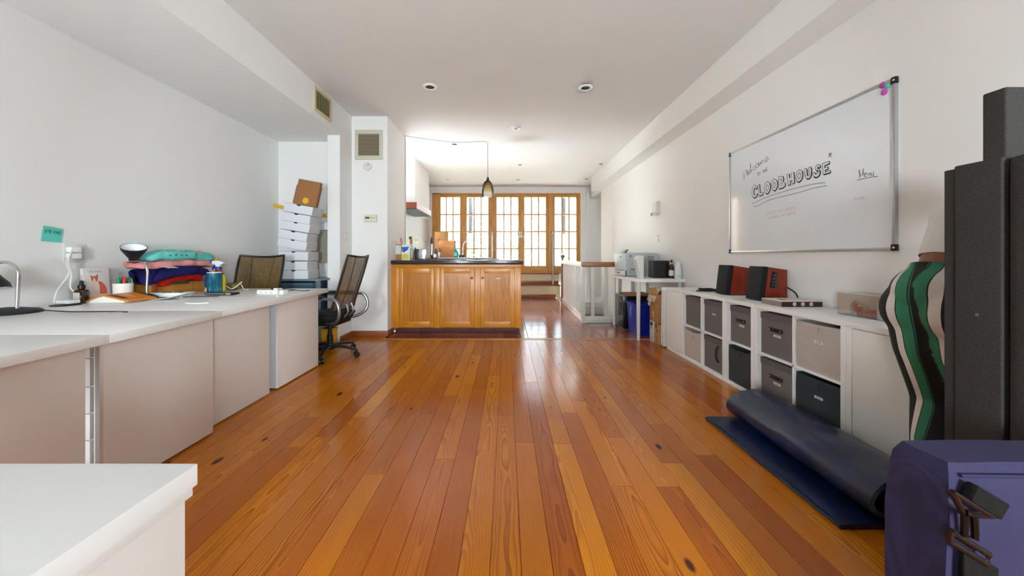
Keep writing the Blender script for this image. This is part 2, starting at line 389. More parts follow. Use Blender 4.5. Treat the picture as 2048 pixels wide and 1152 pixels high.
# platform steps up to the garden doors
CREAM = M('dccba8', .6, var=.03); NOSE = wood('9a5a38', '7c4226', .35, 0)
st = T('platform_step', 'two cream painted steps with brown wooden treads below garden doors', 'steps', (0, 8.91, 0), kind='structure')
B(-2.05, 1.37, .0, .28, 0, .30).build('riser', CREAM, st); B(-2.05, 1.38, -.02, .3, .30, .324).build('tread', NOSE, st, bevel=.004)
B(-2.05, 1.25, -.012, 0, 0, .085).build('base_strip', NOSE, st, bevel=.003)
B(-2.05, 1.37, .27, .44, .324, .585).build('riser', CREAM, st); B(-2.05, 1.38, .25, .44, .585, .61).build('tread', NOSE, st, bevel=.004)
B(-2.05, 1.37, .258, .27, .324, .41).build('base_strip', NOSE, st, bevel=.003)
# ------------------------------------------------------------------ five French doors
DW = wood('d9a257', 'b5762e', .42, 2, .8); DWH = wood('d9a257', 'b5762e', .42, 0, .8)
YD = 9.35
q = YD/F
fr = S('trim_5', MB().box(-1.977, -1.75, YD-.06, YD+.07, .61, 2.733).box(PX(1157, YD), 1.963, YD-.06, YD+.07, .61, 2.733), DW, 'honey pine frame posts around the garden doors', 'door frame', bevel=.004)
B(-1.977, 1.963, YD-.06, YD+.07, 2.70, 2.733).build('head_rail', DWH, fr, bevel=.004)
B(PX(1096.5, YD), PX(1103.5, YD), YD-.065, YD+.07, .61, 2.70).build('mullion', DW, fr, bevel=.004)
B(PX(984.3, YD), PX(986.7, YD), YD-.06, YD+.07, .61, 2.70).build('mullion', DW, fr, bevel=.004)
B(-1.75, PX(1157, YD), YD-.06, YD+.07, .605, .622).build('sill', DWH, fr, bevel=.003)
pd = [(873, 926.85, 879, 920), (926.9, 984.25, 934, 976.5), (986.75, 1040.65, 993.7, 1036), (1040.7, 1096.4, 1049, 1091), (1103.7, 1156.8, 1109.7, 1152)]
dl = ['first French door from the kitchen counter, behind the cardboard boxes', 'second French door, directly behind the curved faucet', 'middle French door of the five, with lever handle', 'fourth French door, above the end of the kitchen island', 'last French door, beside the stair railing']
ZG0, ZG1 = PZ(531.7, YD), PZ(395, YD)
pane_me = {}
for n_, (a, b, ga, gb) in enumerate(pd):
    ax, bx_, gax, gbx = (PX(v, YD) for v in (a, b, ga, gb))
    d = T('door_%d' % (n_+1), dl[n_]+', honey pine with small panes' if n_ == 2 else dl[n_], 'door', (ax, YD, .622), kind='structure')
    w = bx_-ax; g0, g1 = gax-ax, gbx-ax; z0, z1 = ZG0-.622, ZG1-.622; ht = 2.70-.622
    B(0, g0, -.022, .022, 0, ht).build('stile', DW, d, bevel=.003); B(g1, w, -.022, .022, 0, ht).build('stile', DW, d, bevel=.003)
    B(g0, g1, -.022, .022, z1, ht).build('rail', DWH, d, bevel=.003); B(g0, g1, -.022, .022, 0, z0).build('rail', DWH, d, bevel=.003)
    cw = (g1-g0)/3; rh = (z1-z0)/4
    for i in (1, 2): B(g0+cw*i-.016, g0+cw*i+.016, -.016, .016, z0, z1).build('muntin', DW, d)
    for j in (1, 2, 3): B(g0, g1, -.0155, .0155, z0+rh*j-.016, z0+rh*j+.016).build('muntin', DWH, d)
    for i in range(3):
        for j in range(4):
            B(g0+cw*i+.004, g0+cw*(i+1)-.004, -.003, .003, z0+rh*j+.004, z0+rh*(j+1)-.004).build('pane', GLASS, d, smooth=False)
    if n_ in (1, 2, 3):
        hx = (.025 if n_ == 1 else (w-.02 if n_ == 2 else .03))
        hz = PZ(469, YD)-.622
        MB().box(hx-.016, hx+.016, -.028, -.022, hz-.09, hz+.07).tube([(hx, -.022, hz), (hx, -.06, hz), (hx+(.09 if n_ != 2 else -.09), -.062, hz+.005)], .008).build('lever_handle', M('8d8576', .3, 1), d)
    if n_ in (0, 2):
        MB().box(w-.03, w-.012, -.03, -.02, ht-.28, ht-.03).build('bolt', M('b98d45', .3, 1), d)
# grey metal handrails on the steps
def step_rail(px, label):
    X = PX(px, 9.0); o = T('step_handrail', label, 'handrail', (X, 9.0, .324), group='step handrails')
    z = PZ(472, 9.0)-.324
    MB().tube([(0, 0, 0), (0, 0, z)], .022, 10).build('post', STEEL, o); MB().tube([(0, 0, z), (-.005, .14, z+.11), (-.005, .28, z+.13)], .02, 10).build('grip_rail', STEEL, o)
    MB().lathe([(.045, 0), (.045, .012), (.02, .014)], 16, cap=True).build('base_flange', STEEL, o)
step_rail(1105.5, 'grey metal handrail post on the steps beside the stair railing')
step_rail(984.5, 'grey metal handrail post on the steps behind the kitchen faucet')
# ------------------------------------------------------------------ outside
S('ground_garden', B(-14, 14, 9.45, 40, -.2, .55), M('95928d', .9, var=.08, scale=3), 'pale paved garden ground beyond the doors', 'ground')
def building(x0, x1, y0, y1, z1, hexc, rows, cols, label, door=False):
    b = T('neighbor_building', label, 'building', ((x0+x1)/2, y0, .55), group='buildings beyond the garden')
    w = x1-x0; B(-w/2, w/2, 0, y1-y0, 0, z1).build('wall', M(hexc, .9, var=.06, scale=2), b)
    B(-w/2-.1, w/2+.1, -.15, y1-y0, z1, z1+.2).build('cornice', M('8a8884', .8), b)
    for i in range(cols):
        for j in range(rows):
            cx = -w/2+w*(i+.5)/cols; cz = 1.0+j*2.7
            f = MB().box(cx-.5, cx+.5, -.06, 0, cz, cz+1.6).build('window', M('8a8a88', .6), b)
            B(cx-.42, cx-.02, -.08, -.05, cz+.08, cz+1.52).build('pane', M('33393e', .6, spec=.1), f); B(cx+.02, cx+.42, -.08, -.05, cz+.08, cz+1.52).build('pane', M('33393e', .6, spec=.1), f)
    return b
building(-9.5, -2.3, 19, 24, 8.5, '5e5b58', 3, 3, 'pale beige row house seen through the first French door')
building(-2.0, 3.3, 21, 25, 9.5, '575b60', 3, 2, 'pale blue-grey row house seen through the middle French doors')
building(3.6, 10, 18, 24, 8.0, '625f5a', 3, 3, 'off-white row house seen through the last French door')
gf = T('garden_fence', 'pale grey board fence at the end of the garden', 'fence', (0, 15.5, .55))
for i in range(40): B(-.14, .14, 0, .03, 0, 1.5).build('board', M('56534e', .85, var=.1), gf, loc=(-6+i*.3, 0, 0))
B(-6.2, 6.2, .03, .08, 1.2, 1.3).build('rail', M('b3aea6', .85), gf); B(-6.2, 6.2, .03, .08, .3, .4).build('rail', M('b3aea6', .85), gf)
LEAF = M('3a5a30', .7, var=.5, scale=4)
def shrub(x, y, h, r, n, label):
    o = T('garden_shrub', label, 'shrub', (x, y, .55), group='garden shrubs'); rnd = random.Random(int(x*100))
    mb = MB()
    for i in range(n):
        p = Vector((rnd.gauss(0, .45), rnd.gauss(0, .45), rnd.uniform(.15, 1))); p = Vector((p.x*r*(1.1-.5*p.z), p.y*r*(1.1-.5*p.z), p.z*h))
        a = Vector((rnd.gauss(0, 1), rnd.gauss(0, 1), rnd.gauss(0, .6))).normalized(); b = a.orthogonal().normalized(); L = rnd.uniform(.08, .16)
        mb.add([p, p+a*L*.5+b*L*.28, p+a*L, p+a*L*.5-b*L*.28], [(0, 1, 2, 3)])
    f = mb.build('foliage', LEAF, o, smooth=False); f['kind'] = 'stuff'
    MB().tube([(0, 0, 0), (.03, .02, h*.4), (0, .05, h*.8)], [.03, .022, .01]).build('stem', M('6b5540', .9), o)
shrub(-1.1, 12.3, 1.3, .8, 700, 'leafy green garden shrub behind the second French door')
shrub(.35, 12.8, 1.15, .7, 600, 'low green garden shrub behind the middle French door')
shrub(-2.3, 13.3, 1.5, .7, 600, 'tall green garden shrub behind the cardboard boxes')
# ------------------------------------------------------------------ stair railing
sr = T('stair_railing', 'white stair railing with square balusters and brown wooden handrail', 'railing', (1.208, 5.526, 0))
RB = M('c9c6c0', .45, var=.03); HR = wood('9a5c34', '7d4422', .35, 0)
B(0, XR-1.208, 0, .06, .0, .105).build('base_rail', RB, sr, bevel=.004)
B(-.02, XR-1.208, -.015, .07, .885, .963).build('handrail', HR, sr, bevel=.01)
B(-.022, .034, -.01, .05, .0, .89).build('corner_post', RB, sr, bevel=.003)
for xx in (1.366, 1.579, 1.792, 2.005): B(xx-1.208-.027, xx-1.208+.027, .005, .055, .105, .885).build('baluster', RB, sr, bevel=.003)
ang = math.atan2(.047, 2.464)
def rot(mb): return mb.xf(Matrix.Rotation(-ang, 4, 'Z'))
RB_LIT = M('e8e6e2', .4, var=.02)  # lit copy of the railing white: light on the side run is painted
rot(B(0, .055, .06, 2.42, 0, .105)).build('base_rail', RB_LIT, sr, bevel=.004)
rot(B(-.012, .068, .05, 2.46, .885, .963)).build('handrail', RB_LIT, sr, bevel=.008)  # brown handrail coloured white here for the light falling on it
for i in range(1, 12): rot(B(.004, .05, .06+i*.197-.02, .06+i*.197+.02, .105, .885)).build('baluster', RB_LIT, sr, bevel=.003)
rot(B(-.01, .06, 2.42, 2.49, 0, .97)).build('newel_post', HR, sr, bevel=.004)
rot(MB().lathe([(.02, .97), (.025, .985), (.018, 1.0), (.045, 1.03), (.05, 1.055), (.035, 1.09), (.005, 1.1)], 16, (.025, 2.455, 0))).build('finial', M('8f8d8a', .4, .6), sr)
# ------------------------------------------------------------------ range hood, wall shade panel
hd = T('range_hood', 'white boxed range hood with dark wooden lip over the stove', 'hood', (-2.05, 6.5, 1.93))
B(0, .333, .07, 1.25, .13, ZC-1.93).build('chimney_box', PAINT, hd)
B(0, .38, 0, .025, .02, .13).build('front_lip', wood('7d3a1c', '54220e', .35, 0), hd, bevel=.003)
B(.355, .38, .025, 1.25, .02, .13).build('side_lip', M('d8c8c0', .4), hd, bevel=.003)  # window light on the dark lip's side is put into this pale colour
B(0, .378, .002, 1.245, 0, .02).build('underside', BLACK, hd)
S('trim_6', B(-2.05, -2.04, 5.9, 9.05, 1.0, 2.0), M('b9b6b4', .35, var=.03), 'plain grey panel painting the wall shade below the range hood', 'wall shade panel')  # shade on the white kitchen wall, put into a grey panel colour
for yy in (7.95, 8.7):
    o = T('wall_outlet', 'small metal outlet on grey shaded wall panel, %s' % ('nearer the stove' if yy < 8.2 else 'farther toward the garden doors'), 'outlet', (-2.04, yy, 1.42), group='backsplash outlets')
    B(0, .008, -.09, .09, -.035, .035).build('plate', STEEL, o, bevel=.002); B(.008, .011, -.04, .04, -.015, .015).build('socket', BLACK, o)
# ================================================================== FIXTURES ON WALLS AND CEILING
def can_light(px, py, label, hang=0):
    Y = F*(ZC-H)/(HY-py); X = PX(px, Y)
    o = T('recessed_light', label, 'ceiling light', (X, Y, ZC), group='recessed ceiling lights')
    z = -hang
    MB().lathe([(.048, z-.002), (.05, z-.012), (.066, z-.014), (.076, z-.006), (.077, z), (.048, z)], 28).build('trim_ring', M('e9e7e3', .4, var=.02), o)
    if hang: MB().lathe([(.055, -.001), (.055, z-.004)], 20).build('housing', BLACK, o)
    MB().lathe([(.0001, z-.003), (.049, z-.005)], 24).build('baffle', M('1b1210', .6), o)
can_light(860, 173, 'recessed ceiling light above the desks, nearest on the pillar side')
can_light(1171, 171, 'loose recessed ceiling light hanging slightly below the ceiling', .02)
can_light(909, 287.5, 'recessed ceiling light crossed by the pendant cord')
can_light(1040, 329, 'recessed ceiling light between the pendant and the stair side')
can_light(1202, 327.5, 'recessed ceiling light nearest the whiteboard wall')
can_light(895, 358.5, 'small recessed ceiling light beside the range hood')
can_light(1036, 359.5, 'small recessed ceiling light before the middle garden door')
can_light(1173, 357.5, 'small recessed ceiling light before the last garden door')
Y = F*(ZC-H)/(HY-254); o = T('smoke_detector', 'round clear smoke detector on the ceiling', 'detector', (PX(1032, Y), Y, ZC))
MB().lathe([(.07, 0), (.07, -.012), (.055, -.03), (.001, -.034)], 24).build('body', M('dcdcd9', .35), o); MB().lathe([(.03, -.031), (.028, -.045), (.001, -.047)], 16).build('lens', M('9a9a98', .15), o)
# pendant lamp and its cord
Yp = F*(ZC-H)/(HY-283); Xp = PX(975.5, Yp); zt, zb = PZ(360, Yp), PZ(393, Yp)
pl = T('pendant_lamp', 'glass pendant lamp with amber fade hanging over the island', 'pendant lamp', (Xp, Yp, zb))
h = zt-zb; R = .1
prof = [(R*.98, 0), (R, .02), (R*.97, h*.35), (R*.86, h*.62), (R*.62, h*.85), (R*.3, h*.97), (.022, h)]
def amber():
    s = NT('amber_glass'); nt = s.t; g = nt.nodes.new('ShaderNodeTexCoord'); sp = nt.nodes.new('ShaderNodeSeparateXYZ'); s.l(g.outputs['Object'], sp.inputs[0])
    f = s.math('MULTIPLY', sp.outputs[2], 1/h); col = s.ramp(f, [(.1, (.98, .98, .97, 1)), (.45, lin('f3e6c8')), (.95, lin('d9bd84'))])
    tr = nt.nodes.new('ShaderNodeBsdfTransparent'); gl = nt.nodes.new('ShaderNodeBsdfGlossy'); gl.inputs['Roughness'].default_value = .05; s.l(col, tr.inputs[0])
    df = nt.nodes.new('ShaderNodeBsdfTranslucent'); s.l(col, df.inputs[0]); m0 = nt.nodes.new('ShaderNodeMixShader'); m0.inputs[0].default_value = .22; s.l(tr.outputs[0], m0.inputs[1]); s.l(df.outputs[0], m0.inputs[2])
    fr_ = s.n('ShaderNodeFresnel', IOR=1.5); mx = nt.nodes.new('ShaderNodeMixShader'); s.l(fr_.outputs[0], mx.inputs[0]); s.l(m0.outputs[0], mx.inputs[1]); s.l(gl.outputs[0], mx.inputs[2]); s.l(mx.outputs[0], s.out.inputs[0]); return s.m
MB().lathe(prof+[(p[0]-.004, p[1]) for p in prof[::-1]], 32).build('shade', amber(), pl)
MB().lathe([(.001, h-.03), (.02, h-.03), (.024, h), (.02, h+.03), (.006, h+.05)], 16).build('socket', M('3a3634', .3, .8), pl)
MB().ball((0, 0, h*.55), .03, 8, (1, 1, 1.3)).build('bulb', M('e8dcc0', .1, trans=.6), pl)
za = ZC-zb-.006
drop = [(0, 0, h+.04), (0, 0, za)]
x809 = -1.555-Xp; ywall = WY(809, -1.56)-Yp
ceilrun = bez([(0, 0, za), (-.15, -.05, za-.01), (-.38, -.1, za-.04), (-.62, -.15, za-.045), (x809*.8, ywall*.8, za-.02), (x809, ywall, za)], 6)
MB().tube(drop+[tuple(p) for p in ceilrun]+[(x809, ywall+.02, za-.03), (x809, ywall+.02, 1.1-zb)], .0045, 6).build('cord', M('8a8682', .6), pl)
MB().lathe([(.02, za+.004), (.02, za-.01), (.001, za-.012)], 12).build('ceiling_hook', M('e8e6e2', .4), pl)
# soffit air vent (vertical blades) on the desk soffit face
y0, y1 = WY(627, XS), WY(661, XS); zt_, zb_ = 2.865, 2.60
v = T('soffit_vent', 'beige metal air vent with vertical blades on the soffit', 'vent', (XS, (y0+y1)/2, zb_)); hl = (y1-y0)/2; hh = zt_-zb_
VM = M('cfc19c', .5, var=.06)
MB().box(0, .012, -hl, hl, 0, .035).box(0, .012, -hl, hl, hh-.035, hh).box(0, .012, -hl, -hl+.035, .035, hh-.035).box(0, .012, hl-.035, hl, .035, hh-.035).build('frame', VM, v, bevel=.002)
B(.0005, .002, -hl+.03, hl-.03, .03, hh-.03).build('backing', M('2c2412', .9), v)
nb = 11
for i in range(nb):
    yy = -hl+.05+(2*hl-.1)*i/(nb-1); B(-.001, .001, -.0075, .0075, .036, hh-.036).build('blade', M('b8a678', .5), v, loc=(.0095, yy, 0)).rotation_euler = (0, 0, .9)
# return-air grille on the pillar
Yc = 4.617
v = T('return_grille', 'square dusty louvred air grille on the white pillar', 'vent', (PX(738, Yc), Yc, PZ(320, Yc))); w = PX(764.5, Yc)-PX(709, Yc); hh = PZ(260, Yc)-PZ(320, Yc)
b_ = .055; MB().box(-w/2, w/2, -.012, 0, 0, b_).box(-w/2, w/2, -.012, 0, hh-b_, hh).box(-w/2, -w/2+b_-.01, -.012, 0, b_, hh-b_).box(w/2-b_+.01, w/2, -.012, 0, b_, hh-b_).build('frame', M('c9c5b6', .5, var=.03), v, bevel=.002)
B(-w/2+.03, w/2-.03, -.003, -.0005, .04, hh-.04).build('backing', M('2a2214', .9), v)
for i in range(16): B(-w/2+.046, w/2-.046, -.001, .001, -.0048, .0048).build('louvre', M('a2957a', .6, var=.15), v, loc=(0, -.007, b_+.009+(hh-2*b_-.018)*i/15)).rotation_euler = (0, 0, 0)
for s_ in (-1, 1): MB().lathe([(.005, 0), (.001, .003)], 10).xf(Matrix.Rotation(PI/2, 4, 'X')).build('screw', STEEL, v, loc=(s_*(w/2-.02), -.012, hh*.5))
o = T('carbon_monoxide_alarm', 'round white alarm on the pillar below the air grille', 'alarm', (PX(735.5, Yc), Yc, PZ(333, Yc)), rot=(PI/2, 0, 0))
MB().lathe([(.056, 0), (.056, .018), (.05, .026), (.001, .028)], 28).build('body', M('e3e0d8', .4, var=.02), o); MB().lathe([(.012, .027), (.01, .031), (.001, .031)], 12, (-.02, .005, 0)).build('test_button', M('c8c4ba', .4), o); B(.005, .025, .01, .03, .027, .029).build('sounder_slot', M('9c988e', .6), o)
o = T('thermostat', 'cream thermostat with small dark display on the pillar', 'thermostat', (PX(742, Yc), Yc, PZ(437, Yc)))
B(-.085, .085, -.03, 0, -.05, .05).build('body', M('e0d9c4', .45, var=.02), o, bevel=.012, seg=3); B(-.065, -.01, -.032, -.029, -.005, .018).build('display', M('46483c', .25), o)
for i in range(2): B(.005+i*.012, .012+i*.012, -.033, -.029, -.004, .016).build('button', M('8f8a78', .5), o)
B(.035, .065, -.032, -.029, .002, .008).build('marking', M('a08c6a', .5), o)
o = T('light_switch', 'white double light switch on the stub wall beside the thermostat pillar', 'switch', (XS, 4.45, PZ(472, 4.45)))
B(0, .006, -.06, .06, -.06, .06).build('plate', M('dcdad6', .4), o, bevel=.003)
for yy in (-.028, .028): B(.006, .011, yy-.016, yy+.016, -.032, .032).build('rocker', M('ebe9e5', .35), o, bevel=.002)
yy = WY(1317, XR); o = T('light_switch', 'white wall switch plate above the printer table', 'switch', (XR, yy, PZ(476, yy)))
B(-.006, 0, -.04, .04, -.065, .065).build('plate', M('dedddb', .4), o, bevel=.003)
for zz in (-.026, .026): B(-.011, -.006, -.016, .016, zz-.018, zz+.018).build('rocker', M('b9b9ba', .35), o, bevel=.002)
yy = WY(1316, XR); o = T('door_chime', 'cream plastic wall box above the switch plate by the printer', 'wall box', (XR, yy, PZ(418, yy)))
B(-.06, 0, -.07, .07, -.07, .10).build('body', M('d9d3bf', .5, var=.03), o, bevel=.008); B(-.085, -.02, -.02, .075, -.10, -.045).build('lower_cover', M('e4e2dc', .5), o, bevel=.006)
for i in range(3): B(-.0875, -.0845, -.005+i*.022, .008+i*.022, -.092, -.055).build('slot', M('8b877c', .6), o)
# sticky note and wall outlet
yy = WY(103, XL); nt_ = T('sticky_note', 'teal sticky note with handwritten numbers on the wall', 'sticky note', (XL, yy, PZ(468, yy)))
MB().add([(.003, -.054, -.048), (.003, .048, -.054), (.006, .052, .036), (.006, -.044, .052)], [(0, 1, 2, 3)]).build('paper', M('5fcfc0', .8, var=.03), nt_)
mb = MB(); to3 = lambda p: (.0078, p[0], p[1])
for stx in ([(-.034, .028), (-.034, .002)], [(-.022, .026), (-.024, .012), (-.01, .014)], [(-.012, .028), (-.014, 0)], [(.002, .022), (.012, .02), (.004, .004), (.014, .004)], [(.018, .02), (.018, .01), (.028, .01)], [(.027, .02), (.026, -.002)], [(.04, .02), (.034, -.006)]): ribbon(mb, stx, .0028, to3)
mb.build('handwriting', M('1e3a40', .7), nt_)
yy = WY(148, XL); o = T('wall_outlet', 'white double wall outlet above the desk with two plugs', 'outlet', (XL, yy, PZ(506, yy)))
B(0, .006, -.06, .06, -.065, .065).build('plate', M('e0dfdb', .4), o, bevel=.003)
sk = B(.006, .008, .012, .048, -.05, .05).build('socket', M('d3d1cb', .4), o, bevel=.001)
for zz in (-.025, .025):
    for dy in (-.006, .006): B(.008, .0085, .03+dy-.0015, .03+dy+.0015, zz+.002, zz+.012).build('slot', BLACK, sk)
for zz in (.022, -.02): B(.006, .045, -.05, .01, zz-.018, zz+.018).build('plug', M('efedea', .35), o, bevel=.007)
zd = .735-(PZ(506, yy)); ydsk = WY(130, -2.80)-yy
MB().tube(bez([(.03, -.04, -.03), (.04, -.075, -.06), (.04, -.06, -.14), (.05, -.13, zd+.09), (.07, -.16, zd+.008)]), .005, 6).build('cable', M('e2dfd8', .5), o)
MB().tube(bez([(.04, -.045, .02), (.05, -.07, -.05), (.045, -.05, -.14), (.05, -.055, zd+.1), (.1, -.02, zd+.03)]), .005, 6).build('cable', M('e2dfd8', .5), o)
# ------------------------------------------------------------------ whiteboard
XB = XR-.004
YW0, YW1, ZW0, ZW1 = 1.982, 3.46, 1.085, 2.068
wbd = T('whiteboard', 'large whiteboard with aluminium frame lettered with a welcome greeting', 'whiteboard', (XR, (YW0+YW1)/2, ZW0))
LW, HW = YW1-YW0, ZW1-ZW0; AL = M('b9babc', .35, .85)
B(-.014, -.002, -LW/2+.01, LW/2-.01, .01, HW-.01).build('writing_surface', M('e0e3e6', .12, var=.01, coat=.3), wbd)
B(-.02, 0, -LW/2, LW/2, 0, .018).build('frame_bar', AL, wbd, bevel=.002); B(-.02, 0, -LW/2, LW/2, HW-.018, HW).build('frame_bar', AL, wbd, bevel=.002)
B(-.02, 0, -LW/2, -LW/2+.018, .018, HW-.018).build('frame_bar', AL, wbd, bevel=.002); B(-.02, 0, LW/2-.018, LW/2, .018, HW-.018).build('frame_bar', AL, wbd, bevel=.002)
for sy in (-1, 1):
    for zz in (.016, HW-.016):
        c_ = B(-.024, 0, sy*LW/2-.022+(sy<0)*.018-(sy>0)*.0, sy*LW/2+.022-(sy>0)*.018, zz-.02, zz+.02).build('corner_cap', BLACKP, wbd, bevel=.006)
        MB().lathe([(.006, 0), (.001, .001)], 10).xf(Matrix.Rotation(-PI/2, 4, 'Y')).build('screw_cover', WHITE, c_, loc=(-.0245, sy*(LW/2-.004), zz))
YM, ZM = (YW0+YW1)/2, ZW0
def wp(px, py, X=XR-.014):   # a mark on the board: wall coordinates (distance along the wall, height)
    Yw = WY(px, X); return (-(Yw-YM), PZ(py, Yw)-ZM)
to3 = lambda p: (-.0147, -p[0], p[1])
INK = M('26262a', .6); INKG = M('4a4a4c', .6); RED = M('c0605c', .6)
def cr(pts): # crop coordinates of the lettering (7.2 px per px from 1470,290)
    return [wp(1470+a/7.2, 290+b/7.2) for a, b in pts]
mb = MB()
for stx in ([(108, 385), (118, 420), (132, 490), (160, 360), (172, 390), (186, 445), (178, 360)], [(190, 400), (222, 385), (215, 360), (196, 375), (190, 410), (215, 410), (235, 390)],
            [(235, 385), (230, 330), (225, 268), (218, 280), (236, 370), (250, 368)], [(300, 310), (270, 315), (258, 345), (275, 360), (305, 335)], [(330, 265), (302, 275), (300, 315), (325, 325), (338, 290), (328, 265)],
            [(345, 310), (345, 250), (352, 290), (372, 240), (375, 285), (395, 210), (405, 265)], [(432, 240), (465, 205), (462, 172), (440, 190), (436, 240), (460, 240), (487, 185)]):
    ribbon(mb, bez([Vector((p[0], p[1], 0)) for p in cr(stx)], 5), .0045, to3)
for stx in ([(315, 410), (350, 392)], [(330, 402), (340, 452)], [(352, 400), (345, 425), (362, 428), (368, 400), (352, 398)], [(392, 378), (418, 362)], [(404, 370), (412, 408)], [(416, 352), (424, 395)], [(436, 345), (441, 385)], [(418, 375), (438, 365)], [(446, 340), (452, 380), (470, 368)], [(446, 340), (466, 322)], [(449, 360), (464, 348)]):
    ribbon(mb, cr(stx), .0045, to3)
for stx in ([(245, 850), (330, 805), (500, 735), (700, 672), (880, 622), (1100, 568), (1300, 542)], [(265, 888), (340, 870), (500, 792), (700, 738), (900, 690), (1100, 630), (1280, 592), (1325, 584)]):
    ribbon(mb, bez([Vector((p[0], p[1], 0)) for p in cr(stx)], 6), .004, to3)
for stx in ([(1370, 108), (1365, 140), (1348, 182)], [(1348, 128), (1396, 118)], [(1375, 130), (1384, 178)], [(1392, 112), (1352, 150)], [(1350, 145), (1394, 140)]): ribbon(mb, cr(stx), .004, to3)
mb.build('lettering', INKG, wbd, smooth=False)
# hollow block letters with a drop shade
def stroke(mb, pts, w): ribbon(mb, cr(pts), w, to3)
block = {  # outlines in crop coordinates
 'C': [[(318, 612), (300, 582), (268, 590), (246, 660), (250, 730), (280, 760), (315, 735), (320, 700), (300, 715), (280, 722), (270, 690), (275, 640), (295, 615), (305, 640), (318, 612)]],
 'L': [[(333, 572), (352, 565), (362, 690), (400, 675), (403, 715), (345, 735), (333, 572)]],
 'O': [[(462, 530), (430, 580), (425, 650), (450, 700), (485, 685), (508, 620), (498, 545), (462, 530)], [(468, 572), (450, 610), (452, 650), (470, 658), (484, 610), (468, 572)]],
 'P': [[(560, 492), (530, 535), (528, 610), (560, 655), (592, 640), (612, 570), (600, 508), (560, 492)], [(562, 530), (550, 570), (555, 610), (572, 612), (582, 560), (562, 530)]],
 'B': [[(630, 455), (690, 450), (700, 500), (688, 525), (720, 545), (722, 590), (690, 615), (630, 632), (630, 455)], [(655, 490), (675, 488), (678, 510), (656, 520), (655, 490)], [(656, 550), (690, 545), (692, 575), (658, 590), (656, 550)]],
 'H': [[(748, 425), (778, 415), (785, 475), (815, 465), (810, 400), (845, 388), (858, 545), (825, 560), (818, 510), (792, 518), (800, 570), (765, 580), (748, 425)]],
 'Q': [[(925, 360), (890, 400), (880, 480), (905, 530), (945, 515), (972, 450), (965, 375), (925, 360)], [(928, 395), (908, 440), (915, 485), (935, 480), (945, 430), (928, 395)]],
 'U': [[(1002, 350), (1030, 342), (1040, 430), (1060, 440), (1072, 420), (1062, 330), (1095, 322), (1098, 420), (1070, 480), (1030, 480), (1010, 430), (1002, 350)]],
 'S': [[(1232, 310), (1215, 285), (1180, 290), (1160, 330), (1170, 365), (1200, 385), (1185, 415), (1160, 420), (1150, 395), (1120, 410), (1135, 455), (1170, 465), (1205, 445), (1225, 400), (1215, 360), (1190, 340), (1195, 315), (1210, 330), (1232, 310)]],
 'E': [[(1258, 270), (1358, 235), (1360, 268), (1290, 295), (1292, 330), (1335, 310), (1340, 345), (1298, 360), (1302, 390), (1370, 365), (1374, 395), (1272, 425), (1258, 270)]]}
mb = MB(); sh = MB()
for key, loops in block.items():
    if key in 'COPQUS': loops = [[(p.x, p.y) for p in bez([Vector((q[0], q[1], 0)) for q in ([lp[-2]]+lp+[lp[1]])], 4)[4:-4]] for lp in loops]
    for lp in loops: stroke(mb, lp, .0045)
    lp = loops[0]
    n = len(lp)
    area_ = sum(lp[j][0]*lp[j+1][1]-lp[j+1][0]*lp[j][1] for j in range(n-1)); sg = 1 if area_ > 0 else -1
    run = []
    for i in range(n-1):      # shade on the edges that face down and right
        (a, b), (c, d) = lp[i], lp[i+1]; ex, ey = c-a, d-b; nx, ny = ey*sg, -ex*sg
        if nx*.6+ny*.8 > .15*math.hypot(ex, ey): run = (run or [(a+5, b+4)])+[(c+5, d+4)]
        else:
            if run: stroke(sh, run, .011)
            run = []
    if run: stroke(sh, run, .011)
mb.build('lettering', INK, wbd, smooth=False); sh.xf(Matrix.Translation((.0002, 0, 0))).build('lettering', INK, wbd, smooth=False)['kind'] = 'stuff'
def cm(pts): return [wp(1690+a/9.6, 320+b/9.6) for a, b in pts]
mb = MB()
for stx in ([(285, 345), (272, 180), (300, 300), (335, 300), (352, 160), (355, 280)], [(368, 275), (415, 268), (412, 248), (380, 258), (370, 300), (395, 322), (418, 310)], [(440, 300), (445, 250), (480, 300), (485, 240)], [(500, 240), (505, 295), (540, 295), (550, 215), (548, 300)], [(235, 388), (340, 362), (450, 338), (560, 320), (635, 316)]): ribbon(mb, cm(stx), .004, to3)
mb.build('lettering', INKG, wbd, smooth=False)
mb = MB()
for stx in ([(165, 752), (190, 748)], [(208, 692), (205, 775), (255, 750)], [(262, 735), (258, 752), (280, 752), (285, 728), (265, 730)], [(292, 722), (308, 748), (325, 712)], [(335, 730), (368, 722), (362, 695), (338, 712), (338, 745), (380, 742)]): ribbon(mb, cm(stx), .003, to3)
for body, px0, py0, px1, py1, sz in (('CHECK LIST NEEDS', 1531.5, 430, 1592, 417, .035), ('AMERICAN BEER', 1535, 439, 1592, 427.5, .035)):
    vs, fs = text_geo(body, sz); wd = max(v[0] for v in vs); a = wp(px0, py0); b = wp(px1, py1); sc = (b[0]-a[0])/wd; sl = (b[1]-a[1])/(b[0]-a[0])
    mb.add([to3((a[0]+v[0]*sc, a[1]+v[1]*.8+v[0]*sc*sl)) for v in vs], fs)
mb.build('faint_red_lettering', M('d3a8a6', .6), wbd, smooth=False)
